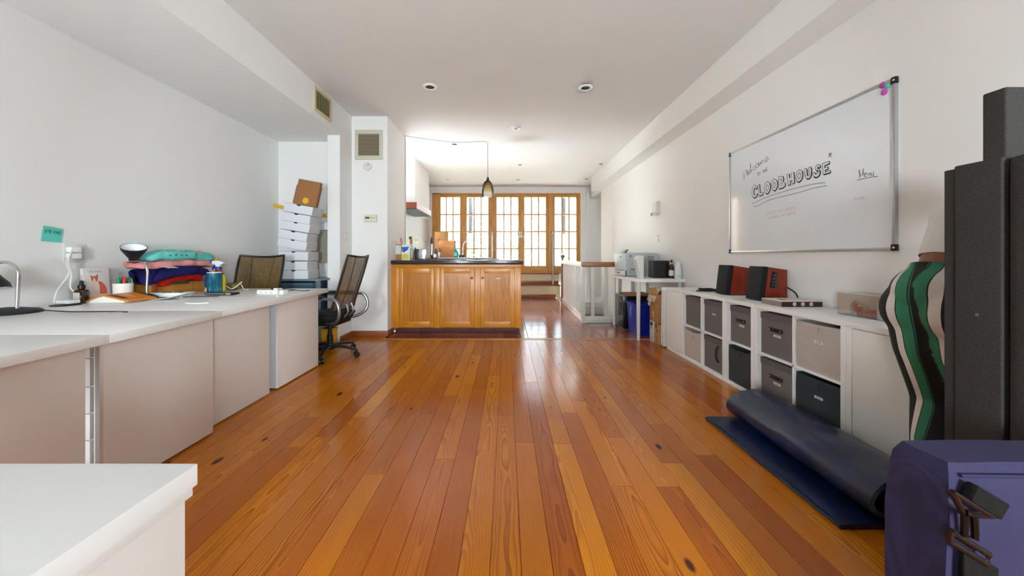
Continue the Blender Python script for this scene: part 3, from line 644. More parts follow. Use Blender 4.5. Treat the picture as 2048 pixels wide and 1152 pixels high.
for px, py, c_, lb in ((1764, 170.5, 'b040a0', 'purple round magnet at the top corner of the whiteboard, upper one'), (1773.5, 171.5, '5fb59a', 'mint green round magnet at the top corner of the whiteboard'), (1767.5, 184, 'c848b0', 'purple round magnet at the top corner of the whiteboard, lower one')):
    Yw = WY(px, XR-.02); o = T('magnet', lb, 'magnet', (XR-.0145, Yw, PZ(py, Yw)), group='whiteboard magnets', rot=(0, -PI/2, 0))
    MB().lathe([(.018, 0), (.018, .004), (.013, .008), (.001, .009)], 20).build('disc', M(c_, .4), o); MB().lathe([(.008, .0075), (.007, .013), (.001, .014)], 14).build('grip', M(c_, .3), o)
# ================================================================== CUBE SHELVES ALONG THE WHITEBOARD WALL
CX0, CX1, CH = 1.83, 2.205, .70
t1, t2 = .03, .014
def shelf_unit(ya, yb, cols, label, doors=0):
    o = T('cube_shelf', label, 'shelf', (CX0, ya, 0), group='white cube shelf units'); d = CX1-CX0; L = yb-ya-.002
    B(0, d, 0, L, CH-t1, CH).build('top_panel', WHITE, o, bevel=.002); B(0, d, 0, L, 0, t1).build('bottom_panel', WHITE, o, bevel=.002)
    B(0, d, 0, t1, t1, CH-t1).build('side_panel', WHITE, o, bevel=.002); B(0, d, L-t1, L, t1, CH-t1).build('side_panel', WHITE, o, bevel=.002)
    if not doors: B(.004, d, t1, L-t1, CH/2-t2/2, CH/2+t2/2).build('shelf_board', WHITE, o, bevel=.001)
    B(d-.008, d-.002, t1, L-t1, t1, CH-t1).build('back_panel', WHITE, o)
    if cols == 2 and not doors: B(.004, d, L/2-t2/2, L/2+t2/2, t1, CH-t1).build('divider', WHITE, o, bevel=.001)
    if doors:
        for i in range(doors):
            a = t1+.003+(L-2*t1)*i/doors; b = t1-.003+(L-2*t1)*(i+1)/doors
            B(.002, .02, a, b, t1+.003, CH-t1-.003).build('door', M('eceae5', .4, var=.015), o, bevel=.0015)
    return o
Y0, Y1, Y2, Y3, Y4, Y5 = 1.19, 1.889, 2.593, 2.94, 3.66, 4.0
shelf_unit(Y4, Y5, 1, 'narrow white shelf unit with plain closed front beside the printer table', 1)
shelf_unit(Y3, Y4, 2, 'white four-cube shelf holding grey boxes, nearer the printer table')
shelf_unit(Y2, Y3, 1, 'narrow white two-cube shelf in the middle of the row')
shelf_unit(Y1, Y2, 2, 'white four-cube shelf behind the rolled navy mat')
shelf_unit(Y0, Y1, 2, 'white shelf unit with closed doors behind the bending person', 2)
GREYB = M('6e6763', .8, var=.05, scale=80); LEATH = M('241512', .5, var=.2)
def plate(parent, x, yc, zc, w=.05, h=.013):
    p = B(x-.001, x, yc-w/2, yc+w/2, zc-h/2, zc+h/2).build('label_strip', M('e8e8e6', .6), parent)
    B(x-.0014, x-.001, yc-w*.36, yc+w*.36, zc-h*.22, zc+h*.22).build('lettering', M('8a8a8c', .6), p)
def cell(ya, yb, cols, c, row):
    L = yb-ya-.002
    if cols == 1: a, b = ya+t1, ya+L-t1
    else: a, b = (ya+t1, ya+L/2-t2/2) if c == 0 else (ya+L/2+t2/2, ya+L-t1)
    z = t1 if row == 0 else CH/2+t2/2
    return a, b, z
def lid_box(ya, yb, cols, c, row, label, handle=None, lab=False):
    a, b, z = cell(ya, yb, cols, c, row); a += .008; b -= .008
    o = T('storage_box', label, 'box', (CX0+.022, (a+b)/2, z), group='lidded grey storage boxes'); w = (b-a)/2; hh = .293
    B(.004, .33, -w+.003, w-.003, 0, hh-.002).build('body', GREYB, o, bevel=.003); B(0, .334, -w, w, hh-.045, hh).build('lid', M('645d59', .8, var=.05, scale=80), o, bevel=.003)
    zc = .185
    if handle == 'h':
        s_ = MB().tube(bez([(0, -.05, zc), (-.012, -.03, zc+.002), (-.014, 0, zc+.002), (-.012, .03, zc+.002), (0, .05, zc)], 4), .012, 8, flat=.35)
        s_ = MB().prism([(-.055, zc-.013), (.055, zc-.013), (.06, zc), (.055, zc+.013), (-.055, zc+.013), (-.06, zc)], -.008, -.001, 'yz').build('strap', LEATH, o, bevel=.002)
        for yy in (-.048, .048): MB().ball((-.009, yy, zc), .005, 6).build('rivet', CHROME, s_)
    if handle == 'v':
        yv = -w*.45
        s_ = MB().tube(bez([(.002, yv, .235), (-.015, yv, .21), (-.02, yv, .165), (-.015, yv, .12), (.002, yv, .095)], 4), .009, 8).build('strap', LEATH, o)
        for zz in (.232, .098): MB().ball((-.004, yv, zz), .005, 6).build('rivet', CHROME, s_)
    if lab: plate(o, .003, -.005 if handle else 0, .145 if handle else .175, .06 if handle else .05, .014)
def soft_bin(ya, yb, cols, c, row, label, hexc, lab=False, sag=.012, g='beige'):
    a, b, z = cell(ya, yb, cols, c, row); a += .006; b -= .006; w = (b-a)/2; hh = .292; d = .335
    o = T('fabric_bin', label, 'bin', (CX0+.012, (a+b)/2, z), group=g+' fabric bins')
    n = 10; mb = MB(); vs, fs = [], []
    ring = []      # outline of an open soft box, walls sag a little
    for i in range(n+1): ring.append((0, -w+2*w*i/n))
    for i in range(1, n+1): ring.append((d*i/n, w))
    for i in range(1, n+1): ring.append((d, w-2*w*i/n))
    for i in range(1, n): ring.append((d-d*i/n, -w))
    m = len(ring); zs = [0, .02, .1, .2, .27, hh]
    for kz, zz in enumerate(zs):
        for (x_, y_) in ring:
            q_ = (x_-d/2)/(d/2); r_ = y_/w; top = zz == hh
            dz = -sag*math.cos(PI*r_/2)*(abs(q_) > .99)*1.0 if top else 0
            nn = noise.noise(Vector((x_*9, y_*9, zz*9+a*3)))*.004
            vs.append((x_+(nn if abs(q_) > .99 else 0)+(.004 if zz == 0 else 0)*(-q_), y_*(1-.012*(zz == 0)), zz+dz))
    for kz in range(len(zs)-1):
        for j in range(m): fs.append((kz*m+j, kz*m+(j+1) % m, (kz+1)*m+(j+1) % m, (kz+1)*m+j))
    fs.append(tuple(range(m))[::-1])
    mat = fabric(hexc, 260, .07)
    mb.add(vs, fs); ob = mb.build('body', mat, o, angle=50)
    sd = ob.modifiers.new('thickness', 'SOLIDIFY'); sd.thickness = .005; sd.offset = -1
    B(.006, d-.006, -w+.006, w-.006, .02, .20).build('contents', M('3b2f2a', .9, var=.3, scale=20), o)
    MB().prism([(.0, hh-.012-sag), (-.012, hh-.02-sag), (-.014, hh-.045-sag), (-.010, hh-.045-sag), (-.007, hh-.022-sag), (.0, hh-.018-sag)], -.015, .015, 'xz').build('pull_tab', mat, o)
    if lab: plate(o, -.001, -.012, .185, .055, .014)
lid_box(Y3, Y4, 2, 1, 1, 'plain grey lidded box, top row, farthest cube toward the printer table')
lid_box(Y3, Y4, 2, 0, 1, 'grey lidded box with small white label and no handle', None, True)
soft_bin(Y3, Y4, 2, 1, 0, 'beige fabric bin in the bottom row nearest the printer table', 'c2b5ab', sag=.025)
lid_box(Y3, Y4, 2, 0, 0, 'grey lidded box with vertical leather handle, bottom row', 'v')
lid_box(Y2, Y3, 1, 0, 1, 'grey lidded box with leather handle above the sagging dark bin', 'h', True)
soft_bin(Y2, Y3, 1, 0, 0, 'sagging dark green-grey fabric bin without a label', '3d4142', sag=.03, g='dark green-grey')
lid_box(Y1, Y2, 2, 1, 1, 'grey lidded box with leather handle, top row beside the large beige bin', 'h', True)
soft_bin(Y1, Y2, 2, 0, 1, 'large beige fabric bin with tab and white label, top row', 'bdb0a7', True, .004)
lid_box(Y1, Y2, 2, 1, 0, 'grey lidded box with leather handle, bottom row behind the rolled mat', 'h', True)
soft_bin(Y1, Y2, 2, 0, 0, 'dark green-grey fabric bin with white label behind the rolled mat', '383d40', True, .004, 'dark green-grey')
# ------------------------------------------------------------------ things on the shelves (top at .70)
ZT = CH
CHERRY = wood('8a2f18', '6d1d0e', .3, 2, 1.2)
def speaker(yb_, label, panel):
    o = T('bookshelf_speaker', label, 'speaker', (1.975, yb_, ZT), group='pair of bookshelf speakers')
    d, w = .225, .155; z0, h1, h2 = .006, .272, .245
    MB().prism([(.045, z0), (d, z0), (d, h2), (.075, h1-.004)], 0, w, 'xz').build('cabinet', CHERRY, o, bevel=.005)
    MB().prism([(.0, z0), (.045, z0), (.075, h1-.002), (.032, h1)], .001, w-.001, 'xz').build('front_grille', M('101219', .75, var=.25, scale=300), o, bevel=.006, seg=3)
    B(.004, .008, .04, .06, .016, .024).build('badge', CHROME, o)
    for xx in (.05, d-.02):
        for yy in (.02, w-.02): MB().lathe([(.01, 0), (.01, .007)], 10, (xx, yy, 0), cap=True).build('foot', BLACK, o)
    if panel:
        p = MB().prism([(.085, .105), (.135, .100), (.147, .225), (.105, .232)], -.003, .001, 'xz').build('control_panel', BLACKP, o, bevel=.003)
        for i in range(4): MB().lathe([(.006, 0), (.005, .008), (.001, .009)], 12).xf(Matrix.Rotation(PI/2, 4, 'X')).build('knob', STEEL, p, loc=(.1+.006*i*.8, -.003, .125+.026*i))
        MB().prism([(.118, .108), (.132, .107), (.141, .218), (.126, .221)], -.0045, -.003, 'xz').build('fin_strip', M('3a3d42', .4), p)
        MB().tube(bez([(d, w*.5, .13), (d+.005, w*.3, .12), (d+.012, -.06, .07), (d+.012, -.09, .004)]), .005, 6).build('power_cable', BLACK, o)
speaker(3.207-.05, 'cherry wood speaker with plain side, nearer the printer table', False)
speaker(2.74, 'cherry wood speaker with black control panel on its side', True)
# folded eyeglasses / coiled cable
o = T('coiled_cable', 'flat black coiled cable on the white shelf beside the speaker', 'cable', (2.04, 3.55, ZT))
pts = []
for i in range(60):
    a = i/60*2*PI*2.5; pts.append((.10*math.cos(a)*(1+.1*math.sin(a*1.7))*.8, .07*math.sin(a)*(1+.15*math.cos(a)), .006+.0035*i/60*4+.004*math.sin(a*2)**2))
MB().tube(pts, .0045, 6).build('loop', BLACK, o); B(-.13, .06, -.05, -.02, 0, .012).build('plug_strip', BLACK, o, bevel=.004)
# flat game box with three round emblems
o = T('board_game_box', 'flat white and dark brown box with three round white emblems', 'box', (1.91, 2.43, ZT))
B(0, .285, 0, .19, 0, .036).build('box_bottom', M('40201c', .6, var=.06), o, bevel=.001); lid = B(.0, .285, .0, .19, .036, .041).build('lid_face', M('e4dcd8', .5, var=.02), o, bevel=.001)
B(-.0012, 0, 0, .19, 0, .036).build('end_panel', M('8d7a76', .6), o)
for i in range(3): 
    e = MB().lathe([(.013, 0), (.001, .001)], 20).xf(Matrix.Rotation(PI/2, 4, 'X')).build('emblem', M('e6ddd6', .5), o, loc=(.09+.058*i, -.0004, .019))
    MB().add(*[[(-.005, -.0016, -.003), (.005, -.0016, -.003), (.006, -.0016, .002), (-.003, -.0016, .005)], [(0, 1, 2, 3)]]).build('emblem_mark', M('54403a', .5), e)
mb = MB().prism([(.04, .05), (.09, .06), (.12, .03), (.10, .14), (.05, .12)], .041, .0415); mb.build('cover_print', M('a8685c', .5), lid)
MB().prism([(.17, .06), (.24, .06), (.24, .07), (.17, .07)], .041, .0415).build('cover_lettering', M('b9a8a2', .5), lid)
# clear box with tape and markers
o = T('acrylic_organizer', 'clear acrylic box on the white shelf beside the bending person', 'organizer', (2.03, 1.86, ZT))
CL = clear_mat('cfc9b8', .07)
MB().box(0, .165, 0, .29, 0, .003).box(0, .003, 0, .29, .003, .132).box(.162, .165, 0, .29, .003, .132).box(.003, .162, 0, .003, .003, .132).box(.003, .162, .287, .29, .003, .132).build('shell', CL, o, smooth=False)
MB().tube([(0, 0, .132), (0, .29, .132), (.165, .29, .132), (.165, 0, .132), (0, 0, .132)], .002, 6).build('rim', M('cfcabc', .2), o)
o = T('tape_roll', 'clear tape roll with red core inside the acrylic box', 'tape roll', (2.075, 2.055, ZT+.048), rot=(0, PI/2, 0))
MB().lathe([(.03, -.012), (.045, -.012), (.045, .012), (.03, .012), (.03, -.012)], 28).build('tape', clear_mat('d8cfae', .3, 'tape'), o); MB().lathe([(.026, -.011), (.03, -.011), (.03, .011), (.026, .011), (.026, -.011)], 24).build('core', M('c23030', .4), o)
o = T('tape_dispenser', 'small red tape dispenser inside the acrylic box', 'dispenser', (2.07, 1.975, ZT+.003))
MB().prism([(0, 0), (.075, 0), (.075, .05), (.06, .02), (.035, .018), (.0, .045)], -.02, .02, 'yz').build('body', M('bb2424', .4), o, bevel=.003); B(-.02, .02, .07, .076, .05, .054).build('cutter', CHROME, o)
o = T('marker_cup', 'white marker cup inside the acrylic box', 'cup', (2.085, 1.915, ZT+.003))
MB().lathe([(.001, 0), (.04, 0), (.042, .085), (.039, .085), (.037, .004), (.001, .004)], 28).build('cup', WHITE_GLOSS, o)
for i, (dx, dy, c_) in enumerate(((-.015, .02, 'c22a2a'), (.01, .0, 'e8e6e2'), (-.01, -.015, 'b72323'), (.015, -.018, '2a2a2c'))):
    o = T('marker', ['red capped marker leaning to the tape side of the cup', 'white marker standing in the white cup', 'red capped marker standing nearest the person in the cup', 'black marker at the back of the white cup'][i], 'marker', (2.085+dx, 1.915+dy, ZT+.008), rot=(.12*(-1)**i, .1, 0), group='markers in the white cup')
    MB().lathe([(.001, 0), (.007, 0), (.007, .085)], 12).build('barrel', M('e4e2de', .4), o); MB().lathe([(.0078, .08), (.0078, .118), (.006, .124), (.001, .125)], 12).build('cap', M(c_, .4), o)
# ------------------------------------------------------------------ printer table
tb = T('side_table', 'white table with rounded corner and slim legs below the printer', 'table', (1.61, 4.33, 0))
tw, tl, tz = XR-1.612, 1.11, .77; r_ = .14
poly = [(tw, 0), (tw, tl), (0, tl)]+[(r_-r_*math.cos(a*PI/16), r_-r_*math.sin(a*PI/16)) for a in range(0, 9)]
MB().prism(poly, tz-.04, tz).build('tabletop', WHITE, tb, bevel=.003)
for (lx, ly) in ((.045, .06), (tw-.05, .05), (.045, tl-.06), (tw-.05, tl-.06)): MB().tube([(lx, ly, 0), (lx, ly, tz-.04)], [.02, .025], 14).build('leg', M('d6d3cc', .4), tb)
pr = T('laser_printer', 'light grey laser printer on the white table', 'printer', (1.66, 4.96, tz))
PG = M('b9bfbd', .45, var=.03); PL = M('ccd4d8', .4, var=.02)
pw, pdp, ph_ = .48, .42, .33
B(.03, pw, 0, pdp, .075, ph_).build('body', PG, pr, bevel=.008); B(.05, pw-.02, .01, pdp-.01, .006, .075).build('paper_tray_base', M('a9afad', .5), pr, bevel=.004)
B(0, .032, .005, pdp-.005, .085, ph_-.004).build('front_panel', PL, pr, bevel=.008); B(-.005, .03, .01, pdp-.01, .008, .08).build('paper_drawer', PL, pr, bevel=.006)
B(-.0065, -.004, .16, .27, .03, .055).build('drawer_grip', M('7f8688', .5), pr)
B(-.002, .001, .1, .16, .26, .285).build('badge', M('5b6468', .4), pr); MB().lathe([(.008, 0), (.001, .002)], 12).xf(Matrix.Rotation(-PI/2, 4, 'Y')).build('power_button', M('6b7478', .4), pr, loc=(-.001, .13, .2))
for i in range(8): B(.345+i*.011, .35+i*.011, -.002, .003, .21, .29).build('vent_slot', M('6e7674', .6), pr); 
for i in range(5): B(.355+i*.011, .36+i*.011, -.002, .003, .1, .16).build('vent_slot', M('6e7674', .6), pr)
B(.08, .115, -.002, .002, .27, .305).build('side_latch', M('80888a', .5), pr); B(.10, .16, -.003, .002, .085, .11).build('side_latch', M('80888a', .5), pr)
MB().prism([(.05, ph_-.004), (.065, ph_-.004), (.105, ph_+.05), (.095, ph_+.053)], .1, .3, 'xz').build('control_screen', BLACKP, pr, bevel=.002)
B(.12, .42, .06, pdp-.06, ph_-.002, ph_+.006).build('output_tray', M('c5cbc9', .45), pr, bevel=.003)
o = T('white_pitcher', 'tall white pitcher with angled spout on the printer table', 'pitcher', (1.705, 4.49, tz))
MB().prism([(-.012, 0), (.038, 0), (.042, .29), (-.03, .29), (-.062, .245), (-.058, .235)], -.05, .05, 'xz').build('body', M('dcdbd8', .35, var=.01), o, bevel=.012, seg=3)
B(.0, .03, -.03, .03, .29, .294).build('rim', M('cfcecb', .4), o)
o = T('black_box', 'square black cube box on the printer table beside the bottle', 'box', (1.915, 4.54, tz))
B(0, .2, 0, .19, 0, .225).build('body', M('17171d', .5, var=.1), o, bevel=.006); B(.012, .19, -.003, .002, .012, .213).build('face_panel', M('1b1b24', .35), o, bevel=.002); B(-.002, .004, .01, .18, .01, .215).build('side_panel', M('26262c', .4), o)
o = T('beer_bottle', 'small brown glass bottle with pale label on the printer table', 'bottle', (2.115, 4.49, tz))
MB().lathe([(.001, 0), (.03, 0), (.031, .01), (.031, .125), (.026, .15), (.013, .185), (.0125, .225)], 24).build('glass', M('4a2810', .08, var=.1, coat=.5), o); MB().lathe([(.0135, .222), (.0145, .228), (.0135, .236), (.001, .237)], 16).build('cap', M('3a2a20', .4, .5), o)
MB().lathe([(.0315, .035), (.0315, .105)], 24).build('label', M('d8cdc4', .6, var=.1, scale=60), o); MB().lathe([(.0145, .17), (.0133, .2)], 16).build('neck_label', M('c9b79a', .6), o)
o = T('wifi_router', 'white tapered router tower on the printer table beside the bottle', 'router', (2.168, 4.42, tz))
MB().lathe([(.001, 0), (.042, 0), (.046, .03), (.045, .04), (.036, .16), (.03, .195), (.018, .208), (.001, .21)], 28).build('body', M('d9dce0', .3, var=.01), o); MB().lathe([(.0462, .034), (.0464, .037), (.0455, .04)], 28).build('seam', M('9b9fa4', .4), o)
MB().tube(bez([(.0, .03, .02), (-.06, .08, .006), (-.09, .16, .006)]), .003, 6).build('cable', BLACK, o)
# ------------------------------------------------------------------ below the printer table
o = T('black_cabinet', 'glossy black storage cabinet under the printer table', 'cabinet', (1.68, 5.0, 0))
B(0, .44, 0, .48, .012, .485).build('body', M('0d0d10', .18, var=.1, coat=.4), o, bevel=.006); f_ = B(-.012, .0, .01, .47, .02, .48).build('door', M('1a1a1c', .12, coat=.6), o, bevel=.004)
B(-.016, -.012, .36, .44, .10, .13).build('sticker', M('dedede', .6), f_); MB().lathe([(.014, 0), (.014, .008), (.001, .01)], 14).xf(Matrix.Rotation(-PI/2, 4, 'Y')).build('lock', STEEL, f_, loc=(-.012, .1, .40))
B(0, .44, 0, .48, 0, .012).build('plinth', M('5a5a5c', .5), o)
o = T('cardboard_sheet', 'flat folded brown cardboard lying on the black cabinet', 'cardboard', (1.75, 4.98, .486), rz=.05); B(0, .36, 0, .38, 0, .012).build('lower_sheet', KRAFT, o, bevel=.001); B(.01, .35, .02, .37, .013, .024).build('upper_sheet', KRAFT2, o, bevel=.001)
o = T('recycling_bin', 'blue plastic recycling bin behind the white table leg', 'bin', (1.70, 4.62, 0))
BL = M('0f2394', .35, var=.06); 
def taper(x0, x1, y0, y1, z0, z1, i):
    return [(x0+i, y0+i, z0), (x1-i, y0+i, z0), (x1-i, y1-i, z0), (x0+i, y1-i, z0), (x0, y0, z1), (x1, y0, z1), (x1, y1, z1), (x0, y1, z1)], [(0, 3, 2, 1), (0, 1, 5, 4), (1, 2, 6, 5), (2, 3, 7, 6), (3, 0, 4, 7)]
bo = MB().add(*taper(0, .24, 0, .34, 0, .42, .022)).build('body', BL, o); sd = bo.modifiers.new('thickness', 'SOLIDIFY'); sd.thickness = .005
MB().box(-.01, .25, -.012, 0, .40, .425).box(-.01, .25, .34, .352, .40, .425).box(-.012, 0, 0, .34, .40, .425).box(.24, .252, 0, .34, .40, .425).build('rim', BL, o, bevel=.003)
B(.012, .016, .05, .13, .24, .34).build('sticker', M('d9d2cf', .6, var=.2, scale=30), o)
def carton(name, label, x0, x1, y0, y1, z0, z1, mat, group='cartons beside the shelf', rot=None):
    o = T(name, label, 'box', (x0, y0, z0), rot=rot, group=group); B(0, x1-x0, 0, y1-y0, 0, z1-z0).build('body', mat, o, bevel=.002); return o
o = carton('shipping_box', 'white printed shipping box on the floor beside the blue bin', 1.80, 2.1, 4.28, 4.40, 0, .255, M('d8d5d0', .7, var=.03))
B(-.001, 0, .03, .10, .19, .24).build('print_block', M('222226', .6), o)
for i in range(7): B(-.0012, -.0002, .015, .105-.02*(i % 3), .03+i*.02, .036+i*.02).build('printed_line', M('8c8c90', .6), o)
MB().lathe([(.016, 0), (.001, .001)], 12).xf(Matrix.Rotation(-PI/2, 4, 'Y')).build('print_mark', M('333337', .6), o, loc=(-.0008, .07, .17))
o = carton('shipping_box', 'narrow brown shipping box with vertical lettering on the floor', 1.80, 2.08, 4.145, 4.27, 0, .24, KRAFT2)
vs, fs = text_geo('prime', .06); MB().add([(-.0015, .035+v[1], .025+v[0]*.6) for v in vs], fs).build('lettering', M('2a2522', .7), o, smooth=False)
MB().tube(bez([(-.0015, .045, .135), (-.0015, .028, .16), (-.0015, .045, .185)]), .004, 6).build('arrow_mark', M('2a2522', .7), o); B(-.0015, -.0003, .04, .09, .195, .23).build('print_block', M('3c4a3c', .7), o)
o = carton('cardboard_box', 'tall brown cardboard box stacked on the shipping boxes', 1.795, 2.07, 4.15, 4.39, .256, .59, KRAFT)
MB().prism([(.0, .334), (.24, .334), (.25, .40), (.06, .42)], .0, .004, 'yz').build('open_flap', KRAFT2, o); MB().prism([(.1, .06), (.15, .05), (.16, .12), (.12, .14)], -.001, 0, 'yz').build('scuff', M('c9a37c', .8), o)
B(.02, .2, .02, .2, .334, .35).build('red_packet', M('a23a30', .6), o)
o = T('cloth_bag', 'cream cloth bag hanging over the tall cardboard box', 'bag', (1.79, 4.30, .60))
mb = MB(); n = 10; vs = []; fs = []
for i in range(n+1):
    for j in range(n+1):
        u, v_ = i/n, j/n; xx = -.02+.16*u; yy = -.10+.22*v_; zz = .07*math.sin(PI*u*.9+.3)-.12*(1-u)**3+.012*noise.noise(Vector((u*5, v_*5, 1)))
        vs.append((xx, yy, zz))
for i in range(n):
    for j in range(n): fs.append((i*(n+1)+j, (i+1)*(n+1)+j, (i+1)*(n+1)+j+1, i*(n+1)+j+1))
b0 = mb.add(vs, fs).build('body', fabric('d0bfa4', 400), o, angle=80); sd = b0.modifiers.new('thickness', 'SOLIDIFY'); sd.thickness = .008
MB().tube(bez([(-.02, .03, -.06), (-.03, .035, -.13), (-.03, .015, -.15), (-.025, -.005, -.10), (-.02, -.005, -.05)]), .005, 6).build('drawstring', M('ddd0bc', .8), o)
o = T('flat_pack_boards', 'pair of white furniture boards leaning between cartons and shelf', 'board', (1.80, 4.015, 0))
B(.005, .38, .055, .075, .02, .69).xf(Matrix.Rotation(.02, 4, 'X')).build('rear_board', WHITE, o, bevel=.002); B(0, .38, .01, .035, .015, .665).xf(Matrix.Rotation(.02, 4, 'X')).build('front_board', M('dcd8d1', .4), o, bevel=.002)
for zz in (.44, .13): MB().lathe([(.006, 0), (.001, .001)], 10).xf(Matrix.Rotation(-PI/2, 4, 'Y')).build('cam_hole', BLACK, o, loc=(-.0005, .022, zz))
B(.01, .3, .0, .08, 0, .015).build('dark_foot', M('55504c', .7), o)
# ================================================================== DESKS
ZD = .735
DESKM = M('e8e6e4', .33, var=.012, scale=12)
PANM = M('efeae6', .42, var=.012, scale=12)
def desk(name, label, front, y0, y1, panels, back=XL+.003):
    o = T(name, label, 'desk', ((front[0]+front[1])/2, (y0+y1)/2, 0), group='white desks')
    ox, oy = o.location.x, o.location.y
    xa, xb = front
    MB().prism([(back-ox, y0+.0015-oy), (xa-ox, y0+.0015-oy), (xb-ox, y1-.0015-oy), (back-ox, y1-.0015-oy)], ZD-.036, ZD).build('desktop', DESKM, o, bevel=.0025)
    for (px_, a, b, zb) in panels: B(px_-.018-ox, px_-ox, a-oy, b-oy, zb, ZD-.036).build('end_panel', PANM, o, bevel=.0015)
    for yy in (y0+.06, y1-.06):
        B(back+.05-ox, back+.09-ox, yy-.02-oy, yy+.02-oy, 0, ZD-.036).build('leg', PANM, o, bevel=.002)
    return o
desk('white_desk', 'white desk at the far end carrying the power strip and mug', (-1.655, -1.755), 2.036, 3.46, [(-1.80, 2.135, 2.66, .012)])
desk('white_desk', 'white middle desk with an oval cable grommet, between two others', (-1.60, -1.653), 1.409, 2.036, [(-1.735, 1.507, 2.07, .012)])
desk('white_desk', 'white desk at the near end of the wall row', (-1.565, -1.60), .62, 1.409, [(-1.69, .66, 1.405, .0)])
o = T('desk_pedestal', 'white pedestal cabinet under the far end of the desk row', 'cabinet', (-1.80, 2.755, 0))
B(-.42, -.018, 0, .59, .012, ZD-.04).build('body', M('d5d8dd', .42, var=.012), o, bevel=.002); B(-.018, 0, -.002, .592, .012, ZD-.037).build('side_panel', PANM, o, bevel=.0015)
MB().box(-.40, -.05, .02, .57, 0, .012).build('plinth', M('2a2625', .8), o)
o = T('drawer_unit', 'white drawer unit in the gap below the middle desk', 'drawers', (-2.02, 1.70, 0))
B(-.36, 0, .018, .30, .0, ZD-.042).build('body', WHITE, o, bevel=.002)
zs = [.02, PZ(928, 1.70), PZ(862, 1.70), PZ(794, 1.70), PZ(746, 1.70), ZD-.05]
zs = [.03, .155, .285, .415, .555, ZD-.05]
for a, b in zip(zs[:-1], zs[1:]): B(-.355, -.004, 0, .018, a+.003, b-.003).build('drawer_front', WHITE, o, bevel=.0015)
# foreground desk next to the camera
o = T('white_table', 'white table corner in the near foreground beside the camera', 'table', (-.47, .533, 0))
B(-1.06, 0, -.9, 0, ZD-.032, ZD).build('tabletop', M('e8e8e6', .35, var=.01), o, bevel=.0015)
B(-.02, -.004, -.88, -.004, ZD-.046, ZD-.032).build('apron', M('dcd9d4', .45), o, bevel=.001)
B(-.024, -.008, -.87, -.012, .0, ZD-.046).build('end_panel', M('dcd6d1', .45, var=.012), o, bevel=.0015)
B(-1.05, -1.03, -.87, -.012, .0, ZD-.046).build('end_panel', M('dcd6d1', .45, var=.012), o, bevel=.0015)
# grommet on the middle desk
o = T('cable_grommet', 'grey oval cable grommet set in the middle desk', 'grommet', (PX(226, 1.95), 1.97, ZD)); MB().lathe([(.001, .0022), (.03, .002), (.04, .0005)], 24).build('cover', M('bdbabc', .4), o)
# ------------------------------------------------------------------ desk lamps
def lamp(label, base, r, pts, shade, head_dir, cable=None):
    o = T('desk_lamp', label, 'lamp', (base[0], base[1], ZD), group='black and chrome desk lamps')
    MB().lathe([(.001, 0), (r, 0), (r*1.0, .008), (r*.9, .018), (r*.45, .03), (.02, .034), (.001, .034)], 32).build('base', M('17181d', .5, var=.08), o)
    MB().tube(bez(pts, 6), .0085, 12).build('stem', CHROME, o)
    d = Vector(head_dir).normalized(); q = Vector((0, 0, 1)).rotation_difference(d).to_matrix().to_4x4(); m = Matrix.Translation(shade) @ q
    s_ = MB().lathe([(.012, -.012), (.026, -.01), (.028, .02), (.036, .03), (.05, .055), (.068, .085), (.072, .11), (.0705, .11), (.066, .087), (.048, .058), (.03, .032), (.001, .03)], 32).xf(m).build('shade', M('15151a', .45, var=.08), o)
    MB().lathe([(.068, .109), (.064, .087), (.046, .059), (.028, .034), (.001, .033)], 32).xf(m).build('reflector', M('e9ebee', .3), s_)
    MB().lathe([(.0285, -.002), (.0292, .004), (.0285, .01)], 24).xf(m).build('collar', M('b58a6a', .3, .8), s_)
    MB().ball((0, 0, .062), .022, 10).xf(m).build('bulb', M('f3f3f0', .25), s_)
    if cable: MB().tube(bez(cable, 8), .003, 6).build('cable', BLACK, o)
    return o
Yl = 1.93; bx = PX(12, Yl)
lamp('black desk lamp with tall chrome arch, partly cut off at the near wall end', (bx, Yl), .13, [(.06, .0, .03), (.066, 0, .15), (.066, 0, .235), (.03, 0, .275), (-.02, 0, .285), (-.07, 0, .27), (-.1, 0, .25)], (-.105, 0, .245), (.15, 0, -1),
     [(.12, .02, .012), (.16, .04, .012), (.3, .05, .003), (.5, .06, .003), (.62, .045, .003)])
Y2l = 2.64; bx = PX(290, Y2l)
lamp('black desk lamp with its white bowl turned up, beside the clothes', (bx, Y2l), .075, [(.012, .0, .03), (.015, 0, .12), (.018, 0, .20), (0, 0, .262), (-.045, 0, .285), (-.07, 0, .288)], (-.085, 0, .285), (.33, -.30, 1),
     [(.06, .0, .006), (.14, .02, .003), (.3, .08, .003), (.46, .12, .003)])
# ------------------------------------------------------------------ small things by the wall
def onD(px, X): return X, WY(px, X)
X_, Y_ = onD(132, -2.84); o = T('phone_charger', 'white charging puck on a black base on the desk', 'charger', (X_, Y_, ZD))
MB().lathe([(.001, 0), (.066, 0), (.07, .006), (.05, .011), (.001, .012)], 28).build('base', M('17181b', .35), o); B(-.02, .06, -.04, .03, .012, .036).build('puck', M('e8e9ec', .35), o, bevel=.008)
X_, Y_ = onD(163, -2.87); o = T('dropper_bottle', 'amber glass dropper bottle with black cap and label', 'bottle', (X_, Y_, ZD))
MB().lathe([(.001, 0), (.034, 0), (.036, .006), (.036, .078), (.03, .09), (.016, .096), (.016, .104)], 28).build('glass', M('2e1408', .1, var=.1, coat=.5), o)
MB().lathe([(.019, .1), (.019, .122), (.014, .124), (.01, .13), (.0105, .146), (.006, .152), (.001, .153)], 20).build('dropper_cap', BLACKP, o)
